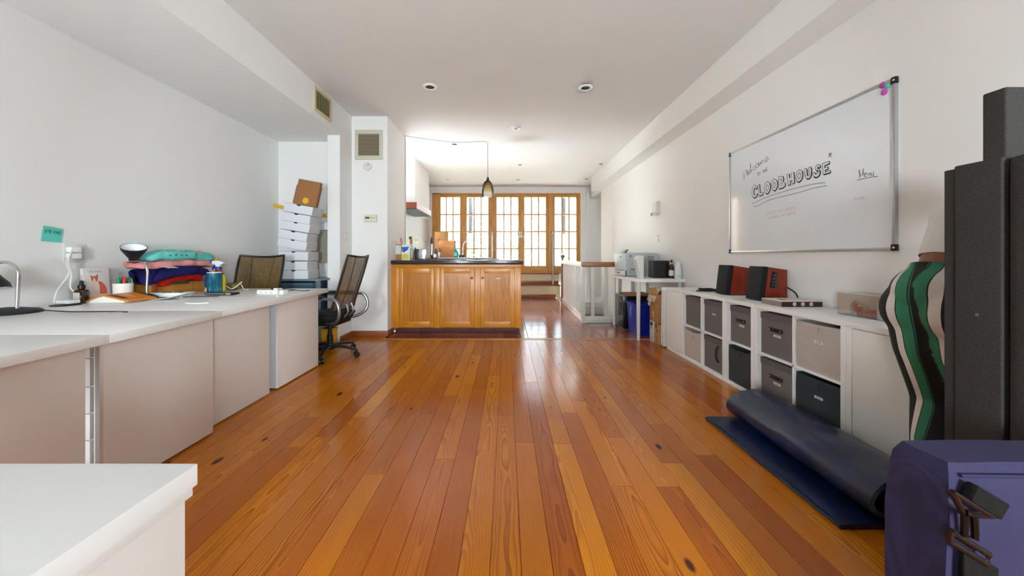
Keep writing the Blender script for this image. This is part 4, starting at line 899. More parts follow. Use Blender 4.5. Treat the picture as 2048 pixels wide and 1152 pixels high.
vs = [(.0366*math.cos(a), .0366*math.sin(a), z) for z in (.014, .074) for a in [(-2.6+.13*i) for i in range(14)]]
MB().add(vs, [(i, i+1, 15+i, 14+i) for i in range(13)]).build('label', M('cdc9bd', .6, var=.1, scale=90), o)
# cat book standing against the wall
X_ = -2.875; Yb0, Yb1 = WY(172, X_), WY(228, X_); cb = T('hardcover_book', 'white hardcover book with an orange cat on its cover', 'book', (X_, Yb0, ZD), rot=(0, -.10, 0))
L = .155; Hb = .235
B(-.022, 0, 0, L, 0, Hb).build('cover', M('e6e1df', .45, var=.02), cb, bevel=.0015)
B(-.019, -.003, .004, L+.0006, .004, Hb-.003).build('pages', M('d9d2c4', .8), cb)
ORG = M('d4654a', .6, var=.1, scale=60); CRM = M('ead9cf', .6)
MB().prism([(.046, .138), (.082, .142), (.089, .115), (.087, .05), (.048, .05), (.042, .1)], .0, .0009, 'yz').build('cat_chest_print', CRM, cb, smooth=False)
MB().prism([(.08, .142), (.1, .138), (.118, .12), (.13, .09), (.13, .05), (.086, .05), (.089, .11)], .0, .0010, 'yz').build('cat_body_print', ORG, cb, smooth=False)
MB().prism([(.044, .15), (.040, .187), (.052, .177), (.066, .177), (.085, .191), (.081, .150), (.072, .138), (.052, .138)], .0, .0012, 'yz').build('cat_head_print', ORG, cb, smooth=False)
MB().prism([(.057, .166), (.063, .166), (.070, .142), (.064, .137), (.054, .137), (.049, .142)], .0, .0014, 'yz').build('cat_muzzle_print', CRM, cb, smooth=False)
vs, fs = text_geo('CAT SENSE', .019); MB().add([(-.011-v[1]+.006, -.0008, .19-v[0]*1.05) for v in vs], fs).build('spine_lettering', M('50586a', .6), cb, smooth=False)
vs, fs = text_geo('CAT SENSE', .016); MB().add([(.0012, .03+v[0], .205+v[1]) for v in vs], fs).build('cover_lettering', M('a8a09c', .6), cb, smooth=False)
vs, fs = text_geo('John B', .016, shear=.3); MB().add([(.0012, .04+v[0], .022+v[1]) for v in vs], fs).build('author_lettering', M('c07a70', .6), cb, smooth=False)
# orange book lying open, face down, pages to the lamp
X_, Y_ = -2.72, 2.36; ob = T('paperback_book', 'orange paperback lying open face down on the desk', 'book', (X_, Y_, ZD), rz=.05)
MB().prism([(-.02, .052), (.0, .056), (.16, .018), (.165, .008), (.14, .012), (.0, .046)], 0, .2, 'xz').build('cover', M('d98216', .45, var=.04), ob)
MB().prism([(-.02, .052), (-.14, .006), (-.142, .001), (-.13, .001), (-.01, .045)], 0, .2, 'xz').build('back_cover', M('d98216', .45, var=.04), ob)
MB().prism([(0, .045), (.13, .012), (.135, .002), (-.12, .002), (-.02, .043)], .004, .196, 'xz').build('pages', M('e8e4da', .8), ob)
sl = math.atan2(-.038, .16); m = Matrix.Translation((.0, 0, .0568)) @ Matrix.Rotation(-sl, 4, 'Y')
MB().box(.03, .12, .012, .05, 0, .0006).xf(m).build('cover_print', M('3c2c2a', .6), ob); MB().box(.02, .11, .10, .112, 0, .0006).xf(m).build('cover_lettering', M('ecc080', .6), ob)
o = T('paper_sheet', 'white curled paper sheet between orange book and lamp base', 'paper', (-2.56, 2.50, ZD+.001), rz=-.2)
vs, fs = [], []
for i in range(9):
    for j in range(2): vs.append((-.0+.17*i/8, .16*j, .001+.045*(i/8)**2*(.5+.5*j)))
for i in range(8): fs.append((2*i, 2*i+2, 2*i+3, 2*i+1))
b0 = MB().add(vs, fs).build('sheet', M('e9eaee', .8), o, angle=80); sd = b0.modifiers.new('thickness', 'SOLIDIFY'); sd.thickness = .0008
o = T('blue_paper', 'small pale blue leaflet on the desk below the cat book', 'paper', (-2.80, 2.37, ZD)); MB().prism([(-.02, -.02), (.10, .0), (.09, .1), (-.03, .09)], .0005, .003).build('sheet', M('a8d0d4', .7, var=.1), o)
# pen cup with markers
X_, Y_ = onD(246, -2.80); o = T('pen_cup', 'white cup holding green and red markers beside the clothes', 'cup', (X_, Y_, ZD)); MB().lathe([(.001, 0), (.05, 0), (.054, .12), (.051, .12), (.046, .005), (.001, .005)], 28).build('cup', M('ebe8e2', .4, var=.01), o)
for i, (dx, dy, c_, lb) in enumerate(((.0, -.03, '0f8a50', 'green marker nearest the cat book in the pen cup'), (.018, -.008, 'c62a2c', 'red marker in the middle of the pen cup'), (.012, .028, '12804a', 'green marker nearest the clothes in the pen cup'), (-.02, .02, '1d1f2c', 'dark marker at the back of the pen cup'))):
    m_ = T('marker', lb, 'marker', (X_+dx*.6, Y_+dy*.6, ZD+.006), rot=(-dy*3, dx*3, 0), group='markers in the desk cup'); MB().lathe([(.001, 0), (.009, 0), (.009, .11)], 12).build('barrel', M('e4e2de', .4), m_); MB().lathe([(.0105, .10), (.0105, .152), (.007, .158), (.001, .159)], 14).build('cap', M(c_, .4), m_)
o = T('scissors', 'grey scissors loop sticking out of the pen cup', 'scissors', (X_-.012, Y_-.006, ZD+.01)); MB().tube(bez([(0, 0, .0), (0, -.005, .12), (.0, -.02, .16), (.0, -.005, .185), (0, .012, .175), (0, .005, .13)]), .003, 8).build('handle', M('8d8a96', .4), o); B(-.001, .001, -.006, .006, 0, .12).build('blade', STEEL, o)
# ------------------------------------------------------------------ cardboard box with a pile of clothes
bx0, by0 = -2.93, 2.72
o = T('cardboard_box', 'open brown cardboard box on the desk under the clothes', 'box', (bx0, by0, ZD)); B(0, .17, 0, .56, 0, .10).build('body', M('b87a30', .8, var=.06, scale=60, bump=.05), o, bevel=.002); B(.1702, .1712, .36, .364, .0, .10).build('flap_seam', M('8a5a22', .8), o); B(.1702, .1716, -.002, .05, 0, .1).build('side_flap', M('96592a', .8), o, bevel=.001)
def garment(name, label, c, size, mat, seed, droop=.02, twist=0, seg=(14, 36), parent_extra=None):
    o = T(name, label, 'garment', c, rz=twist, group='folded clothes on the desk'); sx, sy, sz = size; nu, nv = 28, 40; vs, fs = [], []
    for j in range(nv+1):
        v_ = j/nv*2-1
        for i in range(nu):
            a = 2*PI*i/nu; ca, sa = math.cos(a), math.sin(a); e = .45
            sq = lambda t_: math.copysign(abs(t_)**e, t_)
            cap = (1-abs(v_)**5)**.35 if abs(v_) < 1 else 0.0
            x_ = sq(ca)*sx*(.25+.75*cap); z_ = sq(sa)*sz*(.12+.88*cap); y_ = v_*sy
            p = Vector((x_*7+seed, y_*6, z_*8+seed)); nn = noise.noise(p)*.022+noise.noise(p*2.6)*.011+abs(noise.noise(Vector((y_*11+seed, z_*22, x_*9))))*.016
            x_ += nn*.9+noise.noise(Vector((seed, y_*4, 3)))*.02; z_ += noise.noise(p*1.3+Vector((9, 0, 0)))*.016+abs(noise.noise(Vector((x_*16, y_*9+seed*3, seed))))*.014-.004-droop*(abs(v_)**2.5)*(1.0 if ca > -.5 else .4)+math.sin(y_*9+seed)*.004
            vs.append((x_, y_, z_))
    for j in range(nv):
        for i in range(nu): fs.append((j*nu+i, j*nu+(i+1) % nu, (j+1)*nu+(i+1) % nu, (j+1)*nu+i))
    fs += [tuple(range(nu))[::-1], tuple(range(nv*nu, (nv+1)*nu))]
    MB().add(vs, fs).build('cloth', mat, o, angle=80); return o
def dotted():
    s = NT('dotted_cotton'); vo = s.n('ShaderNodeTexVoronoi', Scale=21.0, Randomness=.25); s.l(s.obj((0, 1, 1.4)), vo.inputs['Vector'])
    tc = s.t.nodes.new('ShaderNodeTexCoord'); sp = s.t.nodes.new('ShaderNodeSeparateXYZ'); s.l(tc.outputs['Object'], sp.inputs[0])
    dot = s.math('MULTIPLY', s.math('LESS_THAN', vo.outputs['Distance'], .17), s.math('MULTIPLY', s.math('LESS_THAN', sp.outputs[1], .06), s.math('GREATER_THAN', sp.outputs[1], -.22)))
    nz = s.n('ShaderNodeTexNoise', Scale=30.0); s.l(s.obj(), nz.inputs['Vector'])
    s.l(s.mix(dot, s.mix(nz.outputs['Fac'], lin('58b6ae'), lin('74ccc4')), lin('1c2c36')), s.b.inputs['Base Color']); s.b.inputs['Roughness'].default_value = .85; return s.m
xc = bx0+.105; yc = by0+.29
garment('red_shirt', 'red shirt folded at the bottom of the clothes pile', (xc, yc+.03, ZD+.135), (.10, .29, .038), fabric('a81a10', 500, .15), 1.3, .05)
garment('green_sock', 'dark green cloth edge showing under the red shirt', (xc+.04, yc-.08, ZD+.105), (.05, .09, .013), fabric('2c4a26', 500, .15), 4.2, 0)
garment('navy_sweater', 'navy blue sweater draped over the box below the pink cloth', (xc+.005, yc-.03, ZD+.20), (.112, .31, .042), fabric('1c1a58', 400, .25), 2.7, .085)
garment('pink_shirt', 'salmon pink shirt folded under the teal garment', (xc-.005, yc-.03, ZD+.262), (.11, .35, .03), fabric('dc8f8c', 500, .1), 5.1, .035)
garment('yellow_cloth', 'mustard yellow cloth sticking out beside the spray bottle', (xc+.01, yc+.27, ZD+.272), (.07, .09, .018), fabric('d9a32a', 500, .12), 7.7, .02)
tg = garment('teal_shirt', 'teal dotted shirt folded on top of the clothes pile', (xc, yc-.0, ZD+.322), (.098, .30, .042), dotted(), 8.4, .02)
MB().prism([(-.04, 0), (.04, .01), (.05, .035), (.0, .05), (-.05, .03)], 0, .004, 'yz').xf(Matrix.Rotation(-.5, 4, 'Y')).build('patch', fabric('dc9a86', 400), tg, loc=(.075, .13, .002)); MB().prism([(-.04, 0), (.04, .01), (.0, -.018)], 0, .004, 'yz').xf(Matrix.Rotation(-.5, 4, 'Y')).build('patch_corner', fabric('d9a64a', 400), tg, loc=(.0765, .13, .001))
o = T('price_tag', 'small white paper tag lying on the navy sweater', 'tag', (xc+.1, yc-.20, ZD+.235), rot=(0, .25, .1)); B(-.02, .05, -.05, .05, 0, .001).build('card', M('e0e0e8', .7), o)
# ------------------------------------------------------------------ along the far desk
def dY(py): return F*(H-ZD)/(py-HY)
Y_ = dY(594); X_ = PX(346, Y_); o = T('paper_tray', 'shallow white tray with small clips on the desk', 'tray', (X_, Y_, ZD))
bo = MB().add(*taper(-.125, .125, -.06, .06, 0, .035, .025)).build('dish', M('ece9e4', .4, var=.01), o); sd = bo.modifiers.new('thickness', 'SOLIDIFY'); sd.thickness = .004
rr = random.Random(3)
for i in range(7):
    a = Vector((-.075+.025*i, rr.uniform(-.025, .025), .03)); b = a+Vector((rr.uniform(-.03, .03), rr.uniform(-.02, .02), rr.uniform(.005, .02)))
    c_ = T('paper_clip', 'small metal clip lying in the white tray, number %s from the wall side' % ['one', 'two', 'three', 'four', 'five', 'six', 'seven'][i], 'clip', (X_+a.x, Y_+a.y, ZD+.012), group='clips in the tray'); MB().tube([(0, 0, 0), ((b-a).x, (b-a).y, .022), ((b-a).x*.3, (b-a).y+.01, .026)], .003, 6).build('wire', M('6e6a64', .4, .6), c_)
Y_ = dY(582); X_ = PX(400, Y_); o = T('folded_card', 'white folded card standing on the desk beside the mug', 'card', (X_, Y_, ZD), rz=.1); MB().prism([(-.075, 0), (.075, 0), (.075, .05), (-.06, .05)], -.002, .0, 'xz').xf(Matrix.Rotation(-.5, 4, 'X')).build('front_leaf', M('e8e6e6', .7), o); MB().prism([(-.06, 0), (.075, 0), (.075, .045), (-.06, .045)], 0, .002, 'xz').xf(Matrix.Translation((0, .045, 0)) @ Matrix.Rotation(.5, 4, 'X')).build('back_leaf', M('d8d6d6', .7), o)
def glaze():
    s = NT('teal_glaze'); nz = s.n('ShaderNodeTexNoise', Scale=60.0, Detail=3.0); s.l(s.obj((1, 1, .3)), nz.inputs['Vector']); s.l(s.ramp(nz.outputs['Fac'], [(.4, lin('0f4a66')), (.6, lin('1d6c86')), (.75, lin('5aa6b4'))]), s.b.inputs['Base Color']); s.b.inputs['Roughness'].default_value = .15; return s.m
Y_ = dY(585); X_ = PX(429, Y_); o = T('coffee_mug', 'tall teal speckled mug with white rim on the desk', 'mug', (X_, Y_, ZD)); GZ = glaze()
MB().lathe([(.001, 0), (.05, 0), (.054, .006), (.054, .175), (.05, .175), (.048, .01), (.001, .01)], 32).build('cup', GZ, o); MB().lathe([(.0545, .172), (.054, .178), (.05, .178), (.0495, .172)], 32).build('rim', M('e6e2da', .3), o)
MB().tube(bez([(-.052, 0, .15), (-.08, 0, .145), (-.09, 0, .10), (-.08, 0, .055), (-.052, 0, .05)]), .009, 10).build('handle', GZ, o)
Y_ = 3.18; X_ = PX(437, Y_); o = T('spray_bottle', 'yellow spray bottle with white trigger head behind the mug', 'bottle', (X_, Y_, ZD))
MB().lathe([(.001, 0), (.055, 0), (.06, .01), (.06, .115), (.045, .155), (.024, .185), (.02, .2)], 28).xf(Matrix.Diagonal((1, .6, 1, 1))).build('bottle', M('e3d81c', .35, var=.03), o); MB().lathe([(.0455, .155), (.03, .178), (.0225, .196), (.021, .2)], 28).xf(Matrix.Diagonal((1.04, .66, 1, 1))).build('label', M('8f2a18', .5), o)
MB().lathe([(.025, .197), (.025, .222), (.018, .224)], 20).build('collar', M('23338f', .4), o)
hd_ = MB().prism([(-.055, .25), (-.05, .275), (.0, .278), (.045, .262), (.05, .25), (.02, .24), (.018, .222), (-.018, .222), (-.02, .24)], -.014, .014, 'xz').build('trigger_head', M('e8eaee', .35), o, bevel=.004)
B(-.068, -.052, -.01, .01, .25, .277).build('nozzle', M('23338f', .4), hd_); MB().prism([(-.035, .24), (-.025, .24), (-.052, .195), (-.058, .2)], -.007, .007, 'xz').build('trigger', M('23338f', .4), hd_)
Y_ = dY(590); X_ = PX(442, Y_); o = T('external_drive', 'black slim device with metal edge on the desk before the mug', 'device', (X_, Y_, ZD), rz=-.08); B(-.12, .12, -.03, .05, .004, .022).build('body', M('202024', .4), o, bevel=.003); B(-.115, .06, -.032, -.03, .009, .017).build('port_strip', M('8b8b90', .4, .4), o); B(.07, .112, -.033, -.029, .006, .02).build('metal_end', M('c9b7a4', .35, .5), o); B(-.11, .11, -.02, .04, 0, .004).build('foot', BLACK, o)
Y_ = dY(580); X_ = PX(465, Y_); o = T('cable_pouch', 'small woven pouch wrapped with white cable beside the mug', 'pouch', (X_, Y_, ZD)); MB().ball((0, 0, .035), .07, 10, (1, .7, .5)).build('pouch', fabric('6e6238', 260, .4), o)
pts = [(.075*math.cos(a)+.01*math.sin(3*a), .055*math.sin(a)-.01, .045+.03*math.sin(2*a+.5)) for a in [i*PI/10 for i in range(44)]]
MB().tube(pts+[(.12, -.02, .01), (.17, -.03, .005)], .005, 6).build('cable', M('dcd2bc', .6), o)
Y_ = dY(588); X_ = PX(545, Y_); ps = T('power_strip', 'white power strip lying near the far desk end', 'power strip', (X_, Y_, ZD), rz=-.06)
B(-.115, .115, -.03, .03, 0, .035).build('body', M('eae8e3', .4, var=.01), ps, bevel=.005)
for i in range(3): B(-.09+i*.045, -.07+i*.045, -.0315, -.029, .012, .02).build('socket', M('b8b4ac', .5), ps)
B(.02, .075, -.02, .02, .035, .05).build('plug', M('e4e2de', .4), ps, bevel=.005); B(-.005, .03, -.012, .012, .038, .052).build('black_plug', BLACK, ps, bevel=.004)
MB().tube(bez([(.06, -.02, .045), (.11, -.08, .05), (.17, -.16, .035), (.20, -.21, .0), (.205, -.215, -.06), (.19, -.2, -.12)]), .006, 8).build('white_cable', M('e6e1d4', .5), ps)
MB().tube(bez([(.0, .02, .045), (-.02, .1, .03), (-.06, .25, .004), (-.02, .33, .004)]), .003, 6).build('black_cable', BLACK, ps)
MB().tube(bez([(.05, .02, .045), (.10, .1, .03), (.09, .25, .004), (.13, .3, .004)]), .003, 6).build('black_cable', BLACK, ps)
Y_ = dY(593); o = T('paper_sheet', 'thin white paper sheet lying flat beside the power strip', 'paper', (PX(480, Y_), Y_, ZD), rz=.3); B(-.12, .1, -.08, .08, .0005, .0015).build('sheet', M('d8d6d8', .7), o)
Y_ = dY(607); o = T('charging_cable', 'short white charging cable lying on the desk before the tray', 'cable', (PX(395, Y_), Y_, ZD)); MB().tube(bez([(-.09, .01, .003), (-.04, -.012, .003), (.02, -.008, .003), (.05, .004, .003)]), .003, 6).build('cable', M('eceae6', .5), o); B(.045, .075, -.004, .01, 0, .008).build('plug', M('e6e4e0', .4), o, bevel=.002)
# ------------------------------------------------------------------ mesh task chairs
MESH = mesh_mat()
def make_chair():
    o = T('task_chair', 'x', 'chair', group='mesh task chairs'); BF = M('17161a', .4, var=.1); SI = M('8d8f94', .3, .8)
    def bp(u, v): # back surface: u across, v up
        return Vector((u*(.245-.045*v-.02*math.cos(v*PI)), .175+.17*v**1.25-.035*u*u+.015*math.sin(PI*v), .50+.545*v+.018*u*u*v))
    n = 12; vs, fs = [], []
    for i in range(n+1):
        for j in range(n+1): vs.append(bp(i/n*2-1, j/n))
    for i in range(n):
        for j in range(n): fs.append((i*(n+1)+j, (i+1)*(n+1)+j, (i+1)*(n+1)+j+1, i*(n+1)+j+1))
    MB().add(vs, fs).build('back_mesh', MESH, o, angle=80)
    loop = [bp(-1, j/12) for j in range(13)]+[bp(i/8*2-1, 1) for i in range(1, 9)]+[bp(1, 1-j/12) for j in range(1, 13)]+[bp(1-i/8*2, 0) for i in range(1, 9)]
    MB().tube(loop, .0115, 8, cap=False).build('back_frame', BF, o)
    for s_ in (-1, 1): MB().tube([bp(s_*(.52-.1*math.sin(PI*j/10)), j/10)+Vector((0, .002, 0)) for j in range(11)], .004, 6).build('back_seam', M('221d16', .6), o)
    # seat
    vs, fs = [], []; n = 14
    for i in range(n+1):
        for j in range(n+1):
            a, b = i/n*2-1, j/n*2-1; ex = 1-.12*abs(b)**4; ey = 1-.12*abs(a)**4
            vs.append((a*.245*ex, b*.225*ey-.03, .485-.02*(a**4+b**4)-.03*(max(0, -b)**3)))
    for i in range(n):
        for j in range(n): fs.append((i*(n+1)+j, (i+1)*(n+1)+j, (i+1)*(n+1)+j+1, i*(n+1)+j+1))
    sm = MB().add(vs, fs).build('seat', M('0d0b0c', .85, var=.2, scale=200), o, angle=80); md = sm.modifiers.new('thickness', 'SOLIDIFY'); md.thickness = .075; md.offset = -1
    B(-.16, .16, -.15, .15, .345, .405).build('seat_pan', M('0e0d0f', .6), o, bevel=.02, seg=3)
    # arms: loop from the seat pan up behind the back to the armrest
    for s_ in (-1, 1):
        a_ = MB().tube(bez([(s_*.15, .05, .385), (s_*.22, .17, .39), (s_*.285, .25, .45), (s_*.30, .265, .54), (s_*.295, .22, .625), (s_*.285, .12, .635), (s_*.285, -.05, .63)], 6), .016, 10).build('arm_support', SI, o)
        B(s_*.285-.038, s_*.285+.038, -.19, .09, .632, .66).build('armrest', M('2b2b2f', .6), o, bevel=.012, seg=3); B(s_*.285-.036, s_*.285+.036, -.18, .1, .618, .633).build('arm_plate', SI, a_, bevel=.005)
    MB().tube(bez([(-.05, .15, .40), (-.05, .22, .47), (-.05, .205, .56)]), .011, 8).tube(bez([(.05, .15, .40), (.05, .22, .47), (.05, .205, .56)]), .011, 8).build('back_bracket', SI, o)
    MB().lathe([(.03, .12), (.03, .22), (.02, .225), (.02, .35)], 16).build('gas_column', BLACK, o)
    MB().lathe([(.045, .075), (.05, .09), (.04, .135), (.03, .14)], 16, cap=True).build('hub', BLACK, o)
    for k in range(5):
        a = 2*PI*k/5+.25; c_, s_ = math.cos(a), math.sin(a); e = Vector((.30*c_, .30*s_, 0))
        MB().tube([(.03*c_, .03*s_, .11), (.16*c_, .16*s_, .108), (.30*c_, .30*s_, .078)], [.028, .022, .015], 8, flat=.7).build('leg', M('1a1c24', .4), o)
        ca = MB()
        for w_ in (-.016, .016): ca.lathe([(.001, -.008), (.026, -.008), (.03, 0), (.026, .008), (.001, .008)], 18).xf(Matrix.Identity(4))
        ca = MB()
        for w_ in (-.015, .015):
            t_ = MB().lathe([(.001, -.009), (.026, -.009), (.03, 0), (.026, .009), (.001, .009)], 18).xf(Matrix.Translation((e.x, e.y, .03)) @ Matrix.Rotation(a+.7, 4, 'Z') @ Matrix.Translation((0, w_, 0)) @ Matrix.Rotation(PI/2, 4, 'X')); ca.add(t_.v, t_.f)
        ca.tube([(e.x, e.y, .035), (e.x, e.y, .08)], .009, 8); ca.build('caster', M('12141c', .35), o)
    return o
ch = make_chair(); ch['label'] = 'mesh task chair with grey arms at the end of the desk row'; ch.location = (-1.86, 3.69, 0); ch.rotation_euler = (0, 0, -PI/2-.06)
c2 = copy_tree(ch); c2['label'] = 'mesh task chair pushed behind the far desk beside the alcove'; c2.location = (-2.60, 3.47, 0); c2.rotation_euler = (0, 0, .12)
# ------------------------------------------------------------------ alcove: metal shelf and white boxes
SH = M('7d8f98', .4, .5, var=.08); o = T('metal_shelf', 'blue-grey metal shelf in the alcove below the white boxes', 'shelf', (-2.86, 4.03, 0))
B(0, .70, 0, .46, .765, .79).build('top_shelf', SH, o, bevel=.003); B(0, .70, 0, .46, .32, .345).build('lower_shelf', SH, o, bevel=.003)
for (xx, yy) in ((0, 0), (.66, 0), (0, .42), (.66, .42)): B(xx+.001, xx+.039, yy+.001, yy+.039, 0, .32).build('post', SH, o); B(xx+.001, xx+.039, yy+.001, yy+.039, .345, .765).build('post', SH, o)
o = T('blue_crate', 'dark blue crate on the metal shelf behind the mesh chair', 'crate', (-2.80, 4.06, .346)); B(0, .55, 0, .38, 0, .40).build('body', M('3d5566', .5, var=.1), o, bevel=.006); B(-.005, .555, -.005, .385, .36, .40).build('rim', M('46616f', .5), o, bevel=.004)
o = T('yellow_box', 'yellow box on the floor behind the task chair', 'box', (-2.17, 4.10, 0)); B(0, .12, 0, .15, 0, .2).build('body', M('d9a21c', .6), o, bevel=.003); B(-.003, .123, -.003, .153, .17, .2).build('lid', M('c8921a', .6), o)
PBW = M('dcdde2', .6, var=.015); PBE = M('b3b0ac', .7, var=.03)
def pizza_box(label, X, Yf, z, w=.335, d=.23, h_=.102, ry=0, rz=0, piv=None):
    o = T('white_carton', label, 'box', (X, Yf, z), rot=(0, ry, rz), group='white cartons stacked in the alcove'); 
    B(-w/2, w/2, 0, d, 0, h_-.001).build('body', PBW, o, bevel=.0015); B(w/2, w/2+.001, .004, d-.004, .003, h_-.004).build('side_flap', M('c3c2c2', .7), o)
    MB().prism([(.025*math.cos(a*PI/8), h_-.0005-.016*math.sin(a*PI/8)) for a in range(9)], -.0012, .002, 'xz').build('thumb_notch', M('1a1a1c', .9), o)
    B(-w/2, w/2, -.0006, 0, h_-.004, h_-.001).build('lid_edge', M('8e8e92', .7), o); return o
z = .791
pizza_box('bottom white carton of the stack on the metal shelf', -2.46, 4.04, z); z += .103
pizza_box('second white carton from the metal shelf', -2.475, 4.055, z, .33); z += .108
pizza_box('third white carton from the shelf, with an open lid below', -2.47, 4.05, z+.006, .34, ry=.03); z += .112
names_ = ['lowest of the five leaning white cartons', 'second of the five leaning white cartons', 'middle one of the five leaning white cartons', 'fourth of the five leaning white cartons', 'topmost leaning white carton, below the yellow rope']
th = .17; bx_, bz_ = -2.49, z+.032
for k in range(5): pizza_box(names_[k], bx_+k*.1025*math.sin(th)+(-.012 if k % 2 else 0), 4.05, bz_+k*.1025*math.cos(th)-(.002 if k % 2 else 0), .335, ry=th)
tx, tz_ = bx_+5*.1025*math.sin(th)+.055, bz_+5*.1025*math.cos(th)-.005
o = T('brown_carton', 'brown carton with a yellow sticker standing on the leaning white cartons', 'box', (tx, 4.07, tz_), rot=(-.06, th+.02, 0))
B(-.135, .125, 0, .045, 0, .295).build('body', M('9a6a40', .8, var=.06, scale=50), o, bevel=.002); B(.125, .135, .004, .04, .0, .24).build('side_flap', M('855a36', .8), o); B(-.145, -.135, .004, .04, .0, .22).build('side_flap', M('855a36', .8), o)
MB().lathe([(.036, 0), (.001, .001)], 24).xf(Matrix.Rotation(PI/2, 4, 'X')).build('sticker', M('e0b020', .6), o, loc=(.0, -.0005, .055))
rp = T('yellow_rope', 'thick yellow twisted rope strung across the alcove', 'rope', (XL, 4.44, 1.70))
xe, ze = -2.192-XL, -.14
for ph0 in (0, PI*2/3, PI*4/3):
    pts = []
    for i in range(90):
        t_ = i/89; a = ph0+t_*2*PI*11; c_ = Vector((t_*xe, 0, t_*ze-.02*math.sin(PI*t_))); pts.append(c_+Vector((.2*math.sin(a)*.011, math.cos(a)*.011, math.sin(a)*.011)))
    MB().tube(pts, .0115, 7).build('strand', M('e3b11e', .65, var=.12), rp)
o = T('taupe_panel', 'taupe square board leaning in the alcove beside the white cartons', 'board', (-2.40, 4.40, .97)); B(0, .21, 0, .02, 0, .40).build('face', M('8f897c', .7, var=.03), o, bevel=.002); B(.0, .21, .02, .026, .01, .39).build('backing', M('6e695e', .8), o)
o = T('brown_board', 'thin brown cardboard strip standing behind the white cartons', 'cardboard', (-2.36, 4.36, .791), rot=(0, -.05, 0)); B(-.06, .02, 0, .012, 0, .46).build('sheet', KRAFT, o, bevel=.001); B(.02, .024, 0, .012, 0, .4).build('fold', KRAFT2, o)
o = T('white_shelf_box', 'white flat box on the alcove wall above the taupe board', 'box', (-2.40, 4.42, 1.385)); B(0, .205, 0, .1, 0, .09).build('body', M('dbdcde', .5), o, bevel=.002); B(-.002, .205, -.003, .1, .085, .1).build('lid', M('c4c6ca', .5), o)
o = T('wall_rack', 'small grey wire frame hanging on the alcove wall', 'wall rack', (-2.26, 4.52, 1.66)); MB().tube([(-.03, 0, 0), (-.03, 0, .22), (.06, 0, .22), (.06, 0, 0), (-.03, 0, 0)], .005, 6).build('frame', M('6d6f72', .4), o); MB().tube([(-.03, 0, .13), (.06, 0, .13)], .004, 6).build('cross_bar', M('6d6f72', .4), o); MB().tube([(-.03, 0, .04), (.06, 0, .04)], .004, 6).build('cross_bar', M('6d6f72', .4), o)
# ================================================================== KITCHEN ISLAND
OAKV = wood('d98e1e', 'b26a12', .3, 2, 1.0); OAKH = wood('d98e1e', 'b26a12', .3, 0, 1.0); OAKP = wood('ca801c', 'a05c12', .3, 2, .7)
YI = 4.78; xl, xr = -1.568, .198
ki = T('kitchen_island', 'honey oak kitchen island with three shaker doors', 'cabinet', (xl, YI, 0)); W_ = xr-xl; zb0, zt0 = .075, .948
B(0, W_, .02, .86, zb0, zt0).build('carcass', OAKV, ki, bevel=.002)
kick = B(.02, W_-.05, .09, .80, 0, zb0).build('toe_kick', M('3d1a12', .5), ki)
for i in range(5): B(.025+i*(W_-.08)/5, .02+(i+1)*(W_-.08)/5, .082, .09, .004, zb0-.004).build('kick_tile', M('5c2a20', .55, var=.12), kick, bevel=.001)
def xx(px): return PX(px, YI)-xl
doors = [(797.5, 867.3), (879.5, 948.3), (960.5, 1029.3)]
zd0, zd1 = .085, PZ(536.5, YI)
B(0, W_, 0, .02, zd1+.003, zt0).build('face_rail', OAKH, ki, bevel=.001)
edges = [0]+[e for d in doors for e in (xx(d[0])-.002, xx(d[1])+.002)]+[W_]
for a, b in zip(edges[0::2], edges[1::2]): B(a, b, 0, .02, zb0, zd1+.003).build('face_stile', OAKV, ki, bevel=.001)
for n_, (a, b) in enumerate(doors):
    a, b = xx(a), xx(b); sw_ = .058
    d = B(a+.02, b-.02, .003, .012, zd0+.02, zd1-.02).build('door', OAKP, ki)
    B(a, a+sw_, -.003, .016, zd0, zd1).build('stile', OAKV, d, bevel=.002); B(b-sw_, b, -.003, .016, zd0, zd1).build('stile', OAKV, d, bevel=.002)
    B(a+sw_, b-sw_, -.003, .016, zd1-.07, zd1).build('rail', OAKH, d, bevel=.002); B(a+sw_, b-sw_, -.003, .016, zd0, zd0+.075).build('rail', OAKH, d, bevel=.002)
    if n_ > 0:
        kx = b-.03 if n_ == 1 else a+.03
        MB().lathe([(.008, 0), (.009, .012), (.018, .018), (.016, .028), (.001, .031)], 18).xf(Matrix.Rotation(PI/2, 4, 'X')).build('knob', wood('a05a1c', '7d4012', .35, 1), d, loc=(kx, -.003, zd1-.13))
    if n_ == 2: B((a+b)/2-.02, (a+b)/2+.045, .0015, .003, zd1-.148, zd1-.134).build('label_strip', M('d5d0c8', .5), d)
ct = T('island_worktop', 'dark polished stone worktop of the kitchen island', 'worktop', (xl, YI-.04, zt0)); CTM = M('362624', .22, var=.12, scale=60, coat=.3)
B(.0, .2235-xl, 0, .93, 0, .05).build('slab', CTM, ct, bevel=.004); B(.004, .2235-xl-.004, .004, .92, -.006, .0).build('underlay', M('2a1a16', .6), ct)
ZI = zt0+.05
